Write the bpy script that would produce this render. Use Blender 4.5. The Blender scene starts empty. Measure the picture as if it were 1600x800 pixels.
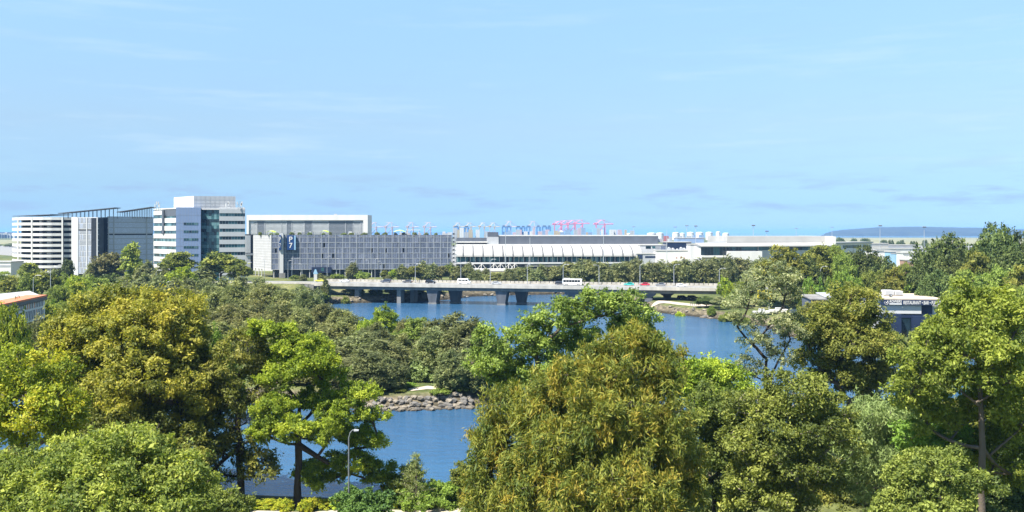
import bpy, bmesh, math, random
import numpy as np
from mathutils import Vector, Matrix

SC = bpy.context.scene
COL = SC.collection
R = math.radians

# ------------------------------------------------------------------ camera
F = 1400.0            # focal length in photograph pixels (1600 wide)
HV = 363.0            # horizon row in the photograph
CZ = 32.0             # eye height above the water
cam = bpy.data.cameras.new('camera')
cam.sensor_width = 36.0
cam.lens = F / 1600 * 36.0
cam.shift_y = -(400 - HV) / 1600
cam.clip_start = 0.5
cam.clip_end = 90000
camo = bpy.data.objects.new('camera', cam)
COL.objects.link(camo)
camo.location = (0, 0, CZ)
camo.rotation_euler = (R(90), 0, 0)
SC.camera = camo

# ------------------------------------------------------------------ light
SUN_EL = R(58)
SUN_AZ = math.atan2(-0.80, -0.60)          # compass style: x = sin, y = cos
SUND = Vector((math.sin(SUN_AZ) * math.cos(SUN_EL), math.cos(SUN_AZ) * math.cos(SUN_EL), math.sin(SUN_EL)))
sl = bpy.data.lights.new('sun', 'SUN')
sl.energy = 5.0
sl.angle = R(0.5)
sl.color = (1.0, 0.955, 0.88)
so = bpy.data.objects.new('sun', sl)
COL.objects.link(so)
so.rotation_euler = SUND.to_track_quat('Z', 'Y').to_euler()
so.location = (-300, -200, 500)

W = bpy.data.worlds.new('World')
SC.world = W
W.use_nodes = True
nt = W.node_tree
nt.nodes.clear()
def wn(t): return nt.nodes.new(t)
wout = wn('ShaderNodeOutputWorld'); wbg = wn('ShaderNodeBackground')
sky = wn('ShaderNodeTexSky')
sky.sky_type = 'NISHITA'; sky.sun_disc = False
sky.sun_elevation = SUN_EL; sky.sun_rotation = SUN_AZ
sky.altitude = 0; sky.air_density = 1.0; sky.dust_density = 0.15; sky.ozone_density = 2.0
wbg.inputs['Strength'].default_value = 0.110
# thin wisps of cloud low over the horizon, computed from the viewing direction
tc = wn('ShaderNodeTexCoord'); sep = wn('ShaderNodeSeparateXYZ')
nt.links.new(tc.outputs['Generated'], sep.inputs[0])
mp = wn('ShaderNodeMapping'); mp.inputs['Scale'].default_value = (11.0, 11.0, 80.0)
nt.links.new(tc.outputs['Generated'], mp.inputs[0])
nz = wn('ShaderNodeTexNoise'); nz.inputs['Scale'].default_value = 1.0; nz.inputs['Detail'].default_value = 8; nz.inputs['Roughness'].default_value = 0.62
nt.links.new(mp.outputs[0], nz.inputs['Vector'])
def ramp(tree, src, stops):
    r = tree.nodes.new('ShaderNodeValToRGB')
    el = r.color_ramp.elements
    while len(el) < len(stops): el.new(0.5)
    for e, (p, c) in zip(el, stops):
        e.position = p; e.color = (c, c, c, 1) if not hasattr(c, '__len__') else (*c, 1)
    tree.links.new(src, r.inputs[0])
    return r
cl = ramp(nt, nz.outputs['Fac'], [(0.50, 0.0), (0.66, 1.0)])
band = ramp(nt, sep.outputs['Z'], [(0.0, 0.0), (0.016, 0.15), (0.026, 0.9), (0.044, 1.0), (0.058, 0.45), (0.085, 0.12), (0.3, 0.05)])
mul = wn('ShaderNodeMath'); mul.operation = 'MULTIPLY'
nt.links.new(cl.outputs[0], mul.inputs[0]); nt.links.new(band.outputs[0], mul.inputs[1])
mul2 = wn('ShaderNodeMath'); mul2.operation = 'MULTIPLY'; mul2.inputs[1].default_value = 0.6
nt.links.new(mul.outputs[0], mul2.inputs[0])
tint = wn('ShaderNodeMix'); tint.data_type = 'RGBA'; tint.blend_type = 'MULTIPLY'; tint.inputs['Factor'].default_value = 1.0
# sea air near the horizon: bluer and less bright than the clean model sky
air = ramp(nt, sep.outputs['Z'], [(0.0, (0.205, 0.345, 0.62)), (0.03, (0.22, 0.335, 0.56)), (0.055, (0.275, 0.362, 0.505)), (0.115, (0.44, 0.47, 0.51)), (0.25, (0.71, 0.76, 0.7)), (0.42, (0.64, 0.72, 0.74)), (1.0, (0.68, 0.76, 0.82))])
nt.links.new(air.outputs[0], tint.inputs['B'])
nt.links.new(sky.outputs[0], tint.inputs['A'])
cm = wn('ShaderNodeMix'); cm.data_type = 'RGBA'
cm.inputs['B'].default_value = (1.30, 1.78, 2.75, 1)
nt.links.new(mul2.outputs[0], cm.inputs['Factor']); nt.links.new(tint.outputs['Result'], cm.inputs['A'])
# and a fainter, paler sheet of cloud above them
mpb = wn('ShaderNodeMapping'); mpb.inputs['Scale'].default_value = (4.0, 4.0, 46.0); mpb.inputs['Location'].default_value = (3.1, 1.7, 0.4)
nt.links.new(tc.outputs['Generated'], mpb.inputs[0])
nzb = wn('ShaderNodeTexNoise'); nzb.inputs['Scale'].default_value = 1.0; nzb.inputs['Detail'].default_value = 9; nzb.inputs['Roughness'].default_value = 0.66
nt.links.new(mpb.outputs[0], nzb.inputs['Vector'])
clb = ramp(nt, nzb.outputs['Fac'], [(0.52, 0.0), (0.78, 1.0)])
bandb = ramp(nt, sep.outputs['Z'], [(0.05, 0.0), (0.08, 0.5), (0.16, 0.4), (0.26, 0.22), (0.5, 0.0)])
mb1 = wn('ShaderNodeMath'); mb1.operation = 'MULTIPLY'
nt.links.new(clb.outputs[0], mb1.inputs[0]); nt.links.new(bandb.outputs[0], mb1.inputs[1])
cm2 = wn('ShaderNodeMix'); cm2.data_type = 'RGBA'; cm2.inputs['B'].default_value = (2.6, 3.2, 3.6, 1)
nt.links.new(mb1.outputs[0], cm2.inputs['Factor']); nt.links.new(cm.outputs['Result'], cm2.inputs['A'])
nt.links.new(cm2.outputs['Result'], wbg.inputs['Color'])
nt.links.new(wbg.outputs[0], wout.inputs['Surface'])

vs = SC.view_settings
vs.view_transform = 'Standard'; vs.look = 'None'; vs.gamma = 1.0; vs.use_curve_mapping = False
vs.exposure = 1.45
SC.cycles.use_denoising = True
SC.cycles.max_bounces = 8
SC.cycles.transparent_max_bounces = 8
SC.cycles.volume_bounces = 0
SC.cycles.caustics_reflective = False
SC.cycles.caustics_refractive = False

# ------------------------------------------------------------------ helpers
def PX(u, Y): return ((u - 800.0) / F * Y, Y)
def ZV(v, Y): return CZ - (v - HV) / F * Y
def UX(u, Y): return (u - 800.0) / F * Y

def tag(o, label=None, cat=None, group=None, kind=None):
    if label: o['label'] = label
    if cat: o['category'] = cat
    if group: o['group'] = group
    if kind: o['kind'] = kind
    return o

def thing(name, loc, label, cat, group=None, rz=0.0):
    o = bpy.data.objects.new(name, None)
    o.empty_display_size = 0.3
    COL.objects.link(o)
    o.location = loc
    o.rotation_euler = (0, 0, rz)
    return tag(o, label, cat, group)

def dup(root, loc, rz=0.0, scale=None, label=None, group=None):
    r = root.copy(); COL.objects.link(r)
    r.location = loc; r.rotation_euler = (0, 0, rz)
    if scale: r.scale = scale
    if label: r['label'] = label
    if group: r['group'] = group
    for ch in list(root.children):
        c = ch.copy(); COL.objects.link(c); c.parent = r
        for g in list(ch.children):
            d = g.copy(); COL.objects.link(d); d.parent = c
    return r

def drop(root):
    for ch in list(root.children):
        for g in list(ch.children): bpy.data.objects.remove(g)
        bpy.data.objects.remove(ch)
    bpy.data.objects.remove(root)

# ---- materials
def mat(name, col, rough=0.75, var=0.12, scale=0.6, metal=0.0, bump=0.0, bscale=6.0, spec=0.4, var2=0.0, streak=False):
    m = bpy.data.materials.new(name); m.use_nodes = True
    t = m.node_tree; b = t.nodes['Principled BSDF']
    b.inputs['Roughness'].default_value = rough
    b.inputs['Metallic'].default_value = metal
    b.inputs['Specular IOR Level'].default_value = spec
    tc = t.nodes.new('ShaderNodeTexCoord')
    n = t.nodes.new('ShaderNodeTexNoise'); n.inputs['Scale'].default_value = scale; n.inputs['Detail'].default_value = 6
    if streak:
        mp = t.nodes.new('ShaderNodeMapping'); mp.inputs['Scale'].default_value = (1, 1, 0.12)
        t.links.new(tc.outputs['Object'], mp.inputs[0]); t.links.new(mp.outputs[0], n.inputs['Vector'])
    else:
        t.links.new(tc.outputs['Object'], n.inputs['Vector'])
    lo = [c * (1 - var) for c in col]; hi = [min(1, c * (1 + var)) for c in col]
    r = ramp(t, n.outputs['Fac'], [(0.3, lo), (0.7, hi)])
    t.links.new(r.outputs[0], b.inputs['Base Color'])
    if bump:
        n2 = t.nodes.new('ShaderNodeTexNoise'); n2.inputs['Scale'].default_value = bscale; n2.inputs['Detail'].default_value = 5
        t.links.new(tc.outputs['Object'], n2.inputs['Vector'])
        bp = t.nodes.new('ShaderNodeBump'); bp.inputs['Strength'].default_value = bump; bp.inputs['Distance'].default_value = 0.1
        t.links.new(n2.outputs['Fac'], bp.inputs['Height']); t.links.new(bp.outputs[0], b.inputs['Normal'])
    return m

def glass(name, col, rough=0.12):
    m = mat(name, col, rough, 0.25, 0.35, spec=0.6)
    return m

M = {}
M['white'] = mat('white_paint', (0.60, 0.585, 0.55), 0.6, 0.06, 0.25, streak=True)
M['white2'] = mat('white_panel', (0.47, 0.47, 0.465), 0.5, 0.07, 0.2, streak=True)
M['roofwhite'] = mat('white_roof_sheet', (0.37, 0.36, 0.335), 0.5, 0.07, 0.15)
M['concrete'] = mat('pale_concrete', (0.38, 0.355, 0.305), 0.85, 0.22, 0.4, bump=0.15, streak=True)
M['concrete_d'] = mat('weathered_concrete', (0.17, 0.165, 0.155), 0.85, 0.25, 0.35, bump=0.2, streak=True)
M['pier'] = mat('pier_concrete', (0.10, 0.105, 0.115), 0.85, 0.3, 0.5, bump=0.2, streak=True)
M['grey'] = mat('grey_panel', (0.34, 0.35, 0.36), 0.55, 0.08, 0.3)
M['lgrey'] = mat('light_grey_panel', (0.50, 0.50, 0.49), 0.6, 0.06, 0.3)
M['dgrey'] = mat('dark_grey_cladding', (0.085, 0.095, 0.115), 0.55, 0.15, 0.2)
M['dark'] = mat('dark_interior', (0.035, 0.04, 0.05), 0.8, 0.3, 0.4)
M['navy'] = mat('navy_paint', (0.012, 0.022, 0.055), 0.5, 0.15, 0.5)
M['signblue'] = mat('sign_blue', (0.012, 0.045, 0.15), 0.4, 0.08, 0.5)
M['bluepanel'] = mat('blue_grey_cladding', (0.23, 0.30, 0.45), 0.45, 0.05, 0.2)
M['lightblue'] = mat('light_blue_paint', (0.24, 0.40, 0.54), 0.5, 0.06, 0.3)
M['screen_a'] = mat('blue_grey_screen', (0.135, 0.156, 0.212), 0.5, 0.30, 1.6)
M['screen_b'] = mat('blue_grey_screen_darker', (0.108, 0.126, 0.172), 0.5, 0.30, 1.6)
M['screen_c'] = mat('blue_grey_screen_lighter', (0.18, 0.20, 0.26), 0.5, 0.28, 1.6)
M['mesh_l'] = mat('pale_perforated_screen', (0.25, 0.26, 0.275), 0.5, 0.2, 1.8)
M['mesh_b'] = mat('blue_perforated_screen', (0.42, 0.46, 0.55), 0.5, 0.2, 1.8)
M['mesh_d'] = mat('grey_perforated_screen', (0.30, 0.33, 0.39), 0.5, 0.2, 1.8)
M['steel'] = mat('galvanised_steel', (0.42, 0.44, 0.46), 0.45, 0.1, 1.0, metal=0.3)
M['dsteel'] = mat('dark_steel', (0.09, 0.10, 0.11), 0.5, 0.15, 1.0, metal=0.3)
M['glass_a'] = glass('teal_glass', (0.03, 0.085, 0.095))
M['glass_b'] = glass('dark_glass', (0.012, 0.025, 0.032))
M['glass_c'] = glass('pale_teal_glass', (0.10, 0.19, 0.20), 0.2)
M['asphalt'] = mat('asphalt', (0.075, 0.075, 0.075), 0.9, 0.2, 0.5, bump=0.2, bscale=20)
M['roadpale'] = mat('worn_pale_road', (0.20, 0.195, 0.18), 0.9, 0.2, 0.25)
M['roadpaint'] = mat('road_marking_paint', (0.75, 0.75, 0.72), 0.7, 0.1, 2)
M['path'] = mat('sandy_path', (0.40, 0.34, 0.26), 0.95, 0.18, 0.7, bump=0.2, bscale=12)
M['orange'] = mat('orange_terracotta_fascia', (0.52, 0.17, 0.08), 0.6, 0.12, 0.4)
M['yellow'] = mat('yellow_board', (0.62, 0.50, 0.03), 0.6, 0.05, 0.4)
M['tan'] = mat('tan_roof', (0.44, 0.375, 0.29), 0.9, 0.12, 0.4)
M['brickroof'] = mat('brown_tiled_roof', (0.32, 0.20, 0.15), 0.8, 0.15, 0.8)
M['lime'] = mat('lime_shade_cloth', (0.42, 0.56, 0.06), 0.7, 0.12, 0.8)
M['pink'] = mat('pink_red_crane_paint', (0.50, 0.17, 0.26), 0.5, 0.08, 0.2)
M['pale_blue_box'] = mat('faded_blue_container', (0.20, 0.28, 0.40), 0.6, 0.12, 0.3)
M['pale_pink_box'] = mat('faded_pink_container', (0.42, 0.32, 0.34), 0.6, 0.12, 0.3)
M['muted'] = mat('muted_red_grey_paint', (0.40, 0.31, 0.31), 0.6, 0.1, 0.3)
M['cblue'] = mat('blue_crane_paint', (0.09, 0.20, 0.40), 0.5, 0.1, 0.2)
M['cyell'] = mat('sandy_yellow_paint', (0.38, 0.31, 0.19), 0.5, 0.1, 0.2)
M['cred'] = mat('rust_red_container', (0.35, 0.10, 0.08), 0.6, 0.12, 0.3)
M['rubber'] = mat('tyre_rubber', (0.02, 0.02, 0.02), 0.9, 0.1, 3)
M['carglass'] = glass('vehicle_glass', (0.012, 0.016, 0.02), 0.08)
M['rock_a'] = mat('pale_sandstone_rock', (0.20, 0.172, 0.13), 0.95, 0.3, 1.4, bump=0.5, bscale=4)
M['rock_b'] = mat('grey_rock', (0.115, 0.107, 0.095), 0.95, 0.35, 1.4, bump=0.5, bscale=4)
M['bark'] = mat('grey_brown_bark', (0.12, 0.095, 0.07), 0.9, 0.35, 1.5, bump=0.5, bscale=6, streak=True)
M['bark_dark'] = mat('dark_bark', (0.045, 0.036, 0.028), 0.95, 0.35, 1.5, bump=0.5, bscale=6, streak=True)
M['bark_pale'] = mat('pale_gum_bark', (0.33, 0.28, 0.22), 0.8, 0.35, 1.0, bump=0.3, bscale=5, streak=True)
M['beige'] = mat('pale_beige_panel', (0.36, 0.355, 0.35), 0.6, 0.06, 0.3)
M['lamp_grey'] = mat('weathered_lamp_post_grey', (0.13, 0.14, 0.15), 0.6, 0.15, 1.0)
M['rib'] = mat('roof_rib_grey', (0.13, 0.13, 0.135), 0.6, 0.1, 0.4)
M['fins'] = mat('white_patterned_cladding', (0.6, 0.61, 0.64), 0.6, 0.08, 0.4)

# rocks are dark and wet up to the tide line
for k_ in ('rock_a', 'rock_b'):
    t_ = M[k_].node_tree; b_ = t_.nodes['Principled BSDF']; src_ = b_.inputs['Base Color'].links[0].from_socket
    ge_ = t_.nodes.new('ShaderNodeNewGeometry'); se_ = t_.nodes.new('ShaderNodeSeparateXYZ'); t_.links.new(ge_.outputs['Position'], se_.inputs[0])
    mr_ = t_.nodes.new('ShaderNodeMapRange'); mr_.inputs['From Min'].default_value = 0.15; mr_.inputs['From Max'].default_value = 0.55; mr_.inputs['To Min'].default_value = 0.28
    t_.links.new(se_.outputs['Z'], mr_.inputs['Value'])
    mm_ = t_.nodes.new('ShaderNodeMix'); mm_.data_type = 'RGBA'; mm_.blend_type = 'MULTIPLY'; mm_.inputs['Factor'].default_value = 1
    t_.links.new(src_, mm_.inputs['A']); t_.links.new(mr_.outputs[0], mm_.inputs['B']); t_.links.new(mm_.outputs['Result'], b_.inputs['Base Color'])

# ---- mesh collector
class MB:
    def __init__(s): s.v = []; s.f = []; s.m = []
    def add(s, vs, fs, mi=0):
        o = len(s.v); s.v += [tuple(p) for p in vs]
        for f in fs: s.f.append(tuple(i + o for i in f)); s.m.append(mi)
    def hexa(s, p, mi=0):
        s.add(p, [(0, 3, 2, 1), (4, 5, 6, 7), (0, 1, 5, 4), (1, 2, 6, 5), (2, 3, 7, 6), (3, 0, 4, 7)], mi)
    def box(s, x0, x1, y0, y1, z0, z1, mi=0):
        s.hexa([(x0, y0, z0), (x1, y0, z0), (x1, y1, z0), (x0, y1, z0), (x0, y0, z1), (x1, y0, z1), (x1, y1, z1), (x0, y1, z1)], mi)
    def fbox(s, fr, s0, s1, d0, d1, z0, z1, mi=0, zt=None):
        # s along the wall, d outwards; zt = (z1 at s0, z1 at s1)
        za, zb = zt if zt else (z1, z1)
        P = fr.pt
        s.hexa([P(s0, d1, z0), P(s1, d1, z0), P(s1, d0, z0), P(s0, d0, z0), P(s0, d1, za), P(s1, d1, zb), P(s1, d0, zb), P(s0, d0, za)], mi)
    def prism(s, poly, z0, z1, mi=0):
        n = len(poly)
        vs = [(x, y, z0) for x, y in poly] + [(x, y, z1) for x, y in poly]
        fs = [tuple(range(n - 1, -1, -1)), tuple(range(n, 2 * n))] + [(i, (i + 1) % n, n + (i + 1) % n, n + i) for i in range(n)]
        s.add(vs, fs, mi)
    def tube(s, pts, rad, n=6, mi=0, cap=True):
        pts = [Vector(p) for p in pts]
        if not hasattr(rad, '__len__'): rad = [rad] * len(pts)
        rings = []
        for i, p in enumerate(pts):
            d = (pts[min(i + 1, len(pts) - 1)] - pts[max(i - 1, 0)]).normalized()
            a = d.cross(Vector((0, 0, 1)))
            if a.length < 0.05: a = d.cross(Vector((1, 0, 0)))
            a.normalize(); b = d.cross(a)
            rings.append([p + (a * math.cos(2 * math.pi * k / n) + b * math.sin(2 * math.pi * k / n)) * rad[i] for k in range(n)])
        vs = [q for r in rings for q in r]
        fs = []
        for i in range(len(pts) - 1):
            for k in range(n):
                fs.append((i * n + k, (i + 1) * n + k, (i + 1) * n + (k + 1) % n, i * n + (k + 1) % n))
        if cap:
            fs.append(tuple(range(n))); fs.append(tuple((len(pts) - 1) * n + k for k in range(n - 1, -1, -1)))
        s.add(vs, fs, mi)
    def bar(s, a, b, r, mi=0, n=4): s.tube([a, b], r, n, mi)
    def lathe(s, c, prof, n=20, mi=0):
        vs = []; fs = []
        for (r, z) in prof:
            for k in range(n):
                t = 2 * math.pi * k / n
                vs.append((c[0] + r * math.cos(t), c[1] + r * math.sin(t), c[2] + z))
        for i in range(len(prof) - 1):
            for k in range(n):
                fs.append((i * n + k, i * n + (k + 1) % n, (i + 1) * n + (k + 1) % n, (i + 1) * n + k))
        fs.append(tuple((len(prof) - 1) * n + k for k in range(n)))
        s.add(vs, fs, mi)
    def build(s, name, mats, parent=None, smooth=False, local=False, bevel=0.0):
        if not isinstance(mats, (list, tuple)): mats = [mats]
        off = Vector((0, 0, 0))
        if parent is not None and not local:
            p = parent
            while p is not None: off += p.location; p = p.parent
        me = bpy.data.meshes.new(name)
        me.from_pydata([(x - off.x, y - off.y, z - off.z) for x, y, z in s.v], [], s.f)
        for m in mats: me.materials.append(m)
        me.polygons.foreach_set('material_index', s.m)
        bm = bmesh.new(); bm.from_mesh(me)
        bmesh.ops.recalc_face_normals(bm, faces=bm.faces)
        if bevel: bmesh.ops.bevel(bm, geom=list(bm.edges), offset=bevel, segments=2, affect='EDGES', clamp_overlap=True)
        bm.to_mesh(me); bm.free()
        if smooth: me.polygons.foreach_set('use_smooth', [True] * len(me.polygons))
        me.update()
        o = bpy.data.objects.new(name, me)
        COL.objects.link(o)
        if parent is not None: o.parent = parent
        return o

class Fr:
    def __init__(s, A, B):
        s.A = Vector((A[0], A[1])); d = Vector((B[0], B[1])) - s.A
        s.L = d.length; s.e = d / s.L; s.n = Vector((s.e.y, -s.e.x))
    def pt(s, a, d, z):
        p = s.A + s.e * a + s.n * d
        return (p.x, p.y, z)
    def su(s, u):
        k = (u - 800.0) / F
        return (k * s.A.y - s.A.x) / (s.e.x - k * s.e.y)
    def mid(s, z=0.0):
        p = s.pt(s.L / 2, 0, z); return p

def text_obj(name, txt, fr, s0, d, z0, height, m, parent=None, width=None, depth=0.08, shear=0.0):
    cu = bpy.data.curves.new('lettering', 'FONT')
    cu.body = txt; cu.size = 1.0; cu.extrude = 0.0; cu.shear = shear; cu.offset = 0.012
    o = bpy.data.objects.new('lettering_source', cu); COL.objects.link(o)
    dg = bpy.context.evaluated_depsgraph_get()
    me = bpy.data.meshes.new_from_object(o.evaluated_get(dg))
    bpy.data.objects.remove(o)
    co = np.array([v.co[:] for v in me.vertices])
    mn = co.min(0); mx = co.max(0)
    k = height / (mx[1] - mn[1])
    kx = k if width is None else width / (mx[0] - mn[0])
    mb = MB()
    fs = [tuple(p.vertices) for p in me.polygons]
    front = [fr.pt(s0 + (c[0] - mn[0]) * kx, d + depth, z0 + (c[1] - mn[1]) * k) for c in co]
    mb.add(front, fs)
    # sides: edges used once
    cnt = {}
    for f in fs:
        for i in range(len(f)):
            a, b = f[i], f[(i + 1) % len(f)]
            cnt.setdefault((min(a, b), max(a, b)), []).append((a, b))
    back = [fr.pt(s0 + (c[0] - mn[0]) * kx, d, z0 + (c[1] - mn[1]) * k) for c in co]
    n = len(co)
    mb.add(front + back, [(e[0][0], e[0][1], e[0][1] + n, e[0][0] + n) for e in cnt.values() if len(e) == 1])
    bpy.data.meshes.remove(me)
    return mb.build(name, m, parent)
# ------------------------------------------------------------------ terrain
NEAR = [(-600, 118), (-90, 118), (-40, 112), (-30, 109.5), (-5, 107.5), (10, 114), (26, 122), (36, 138), (60, 142), (110, 145), (600, 150), (600, -80), (-600, -80)]
LAND = [(-8, 163), (2, 172), (3, 184), (-6, 205), (-18, 225), (-42, 245), (-66, 290), (-80, 340), (-92, 385), (-80, 401), (-70, 405),
        (-40, 416), (-28, 428), (-20, 446), (0, 456), (30, 463), (45, 456), (50, 440), (53, 395), (57, 358), (75, 331), (86, 304),
        (84, 280), (90, 245), (130, 215), (200, 200), (600, 195), (20000, 200), (20000, 5200), (-20000, 5200), (-20000, 176), (-200, 178),
        (-70, 171), (-40, 165.5), (-24, 160.5)]

def sdist(poly, X, Y):
    P = np.array(poly, float); Q = np.roll(P, -1, 0)
    best = np.full(X.shape, 1e18); ins = np.zeros(X.shape, bool)
    for (ax, ay), (bx, by) in zip(P, Q):
        dx, dy = bx - ax, by - ay
        t = np.clip(((X - ax) * dx + (Y - ay) * dy) / (dx * dx + dy * dy), 0, 1)
        best = np.minimum(best, (X - ax - t * dx) ** 2 + (Y - ay - t * dy) ** 2)
        c = (ay > Y) != (by > Y)
        with np.errstate(divide='ignore', invalid='ignore'):
            xi = ax + (Y - ay) * dx / (dy if dy else 1e-9)
        ins ^= c & (X < xi)
    return np.where(ins, 1, -1) * np.sqrt(best)

# the bridge axis (near edge), from the left abutment to the right one
BA = Vector(PX(505, 409)); BB = Vector(PX(1135, 372))
BE = (BB - BA).normalized(); BN = Vector((BE.y, -BE.x))          # BN points to the viewer
BL = (BB - BA).length
BW = 16.0
DECK = 8.6

def sstep(x, a, b):
    t = np.clip((x - a) / (b - a), 0, 1); return t * t * (3 - 2 * t)

def terrain_z(X, Y):
    X = np.asarray(X, float); Y = np.asarray(Y, float)
    sd = np.maximum(sdist(NEAR, X, Y), sdist(LAND, X, Y))
    flat = 1.15 + 1.35 * sstep(Y, 125, 175) + 1.0 * sstep(Y, 200, 500) + 3.8 * (1 - sstep(Y, 40, 92))
    lump = (1 - sstep(Y, 470, 600)) * (0.25 * np.sin(X * 0.21 + 1.3) * np.cos(Y * 0.17) + 0.15 * np.sin(X * 0.57 + Y * 0.43))
    z = -2.0 + (flat + 2.0 + lump * sstep(sd, 2, 9)) * sstep(sd, -3.5, 5.0)
    # embankments carrying the road at both ends of the bridge
    s = (X - BA.x) * BE.x + (Y - BA.y) * BE.y
    d = -((X - BA.x) * BN.x + (Y - BA.y) * BN.y)
    along = np.maximum(sstep(-s, -1, 12), sstep(s - BL, 4, 16))
    far = 1 - sstep(np.abs(s - BL / 2), BL / 2 + 70, BL / 2 + 130)
    across = sstep(d, -12, -2) * (1 - sstep(d, BW + 2, BW + 14))
    return z + (DECK - 0.35 - z) * along * across * far * (sd > -3)

def gz(x, y): return float(terrain_z(np.array([x]), np.array([y]))[0])

def axis(a, b, step, far, ratio):
    v = list(np.arange(a, b + 0.1, step)); s = step
    lo, hi = a, b
    L, H = [], []
    while hi < far:
        s *= ratio; hi += s; H.append(hi)
    s = step
    while lo > -far:
        s *= ratio; lo -= s; L.append(lo)
    return np.array(L[::-1] + v + H)

xs = axis(-330, 330, 2.6, 20000, 1.35)
ys = [10.0]
while ys[-1] < 480: ys.append(ys[-1] + 2.6)
st = 2.6
while ys[-1] < 6000: st *= 1.12; ys.append(ys[-1] + st)
ys = np.array(ys)
GX, GY = np.meshgrid(xs, ys)
GZ = terrain_z(GX, GY)
nx, ny = len(xs), len(ys)
def grid_mesh(name, GX, GY, GZ):
    ny, nx = GX.shape
    co = np.stack([GX, GY, GZ], -1).reshape(-1, 3)
    i = np.arange(nx * ny).reshape(ny, nx)
    q = np.stack([i[:-1, :-1], i[:-1, 1:], i[1:, 1:], i[1:, :-1]], -1).reshape(-1, 4)
    return np_mesh(name, co, q)

def np_mesh(name, co, quads, attr=None, smooth=False):
    me = bpy.data.meshes.new(name)
    me.vertices.add(len(co)); me.vertices.foreach_set('co', np.ascontiguousarray(co, np.float32).ravel())
    me.loops.add(quads.size); me.loops.foreach_set('vertex_index', np.ascontiguousarray(quads, np.int32).ravel())
    me.polygons.add(len(quads))
    me.polygons.foreach_set('loop_start', np.arange(0, quads.size, 4, dtype=np.int32))
    me.polygons.foreach_set('loop_total', np.full(len(quads), 4, np.int32))
    if smooth: me.polygons.foreach_set('use_smooth', np.ones(len(quads), bool))
    if attr is not None:
        for k, (dom, arr) in attr.items():
            a = me.attributes.new(k, 'FLOAT', dom); a.data.foreach_set('value', np.ascontiguousarray(arr, np.float32))
    me.update(calc_edges=True)
    return me

tm = grid_mesh('terrain', GX, GY, GZ)
sdg = np.maximum(sdist(NEAR, GX, GY), sdist(LAND, GX, GY)).ravel()
a = tm.attributes.new('shore', 'FLOAT', 'POINT'); a.data.foreach_set('value', np.clip(sdg / 9.0, -1, 1).astype(np.float32))
tm.polygons.foreach_set('use_smooth', np.ones(len(tm.polygons), bool))
gm = bpy.data.materials.new('ground_cover'); gm.use_nodes = True
t = gm.node_tree; b = t.nodes['Principled BSDF']; b.inputs['Roughness'].default_value = 0.95; b.inputs['Specular IOR Level'].default_value = 0.15
tcg = t.nodes.new('ShaderNodeTexCoord')
n1 = t.nodes.new('ShaderNodeTexNoise'); n1.inputs['Scale'].default_value = 0.045; n1.inputs['Detail'].default_value = 8; t.links.new(tcg.outputs['Object'], n1.inputs['Vector'])
n2 = t.nodes.new('ShaderNodeTexNoise'); n2.inputs['Scale'].default_value = 0.9; n2.inputs['Detail'].default_value = 8; t.links.new(tcg.outputs['Object'], n2.inputs['Vector'])
g1 = ramp(t, n1.outputs['Fac'], [(0.35, (0.055, 0.075, 0.022)), (0.52, (0.10, 0.115, 0.035)), (0.68, (0.19, 0.17, 0.075))])
g2 = ramp(t, n2.outputs['Fac'], [(0.3, 0.62), (0.7, 1.25)])
mx = t.nodes.new('ShaderNodeMix'); mx.data_type = 'RGBA'; mx.blend_type = 'MULTIPLY'; mx.inputs['Factor'].default_value = 1
t.links.new(g1.outputs[0], mx.inputs['A']); t.links.new(g2.outputs[0], mx.inputs['B'])
at = t.nodes.new('ShaderNodeAttribute'); at.attribute_name = 'shore'
sand = ramp(t, n2.outputs['Fac'], [(0.3, (0.05, 0.045, 0.03)), (0.55, (0.12, 0.10, 0.065)), (0.75, (0.22, 0.185, 0.125))])
sf = ramp(t, at.outputs['Fac'], [(0.34, 1.0), (0.56, 0.0)])
m2 = t.nodes.new('ShaderNodeMix'); m2.data_type = 'RGBA'
t.links.new(sf.outputs[0], m2.inputs['Factor']); t.links.new(mx.outputs['Result'], m2.inputs['A']); t.links.new(sand.outputs[0], m2.inputs['B'])
wet = ramp(t, at.outputs['Fac'], [(0.07, 0.30), (0.20, 1.0)])
m3 = t.nodes.new('ShaderNodeMix'); m3.data_type = 'RGBA'; m3.blend_type = 'MULTIPLY'; m3.inputs['Factor'].default_value = 1
t.links.new(m2.outputs['Result'], m3.inputs['A']); t.links.new(wet.outputs[0], m3.inputs['B'])
t.links.new(m3.outputs['Result'], b.inputs['Base Color'])
bp = t.nodes.new('ShaderNodeBump'); bp.inputs['Strength'].default_value = 0.6; bp.inputs['Distance'].default_value = 0.25
t.links.new(n2.outputs['Fac'], bp.inputs['Height']); t.links.new(bp.outputs[0], b.inputs['Normal'])
tm.materials.append(gm)
to = bpy.data.objects.new('terrain', tm); COL.objects.link(to); tag(to, kind='structure')

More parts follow.
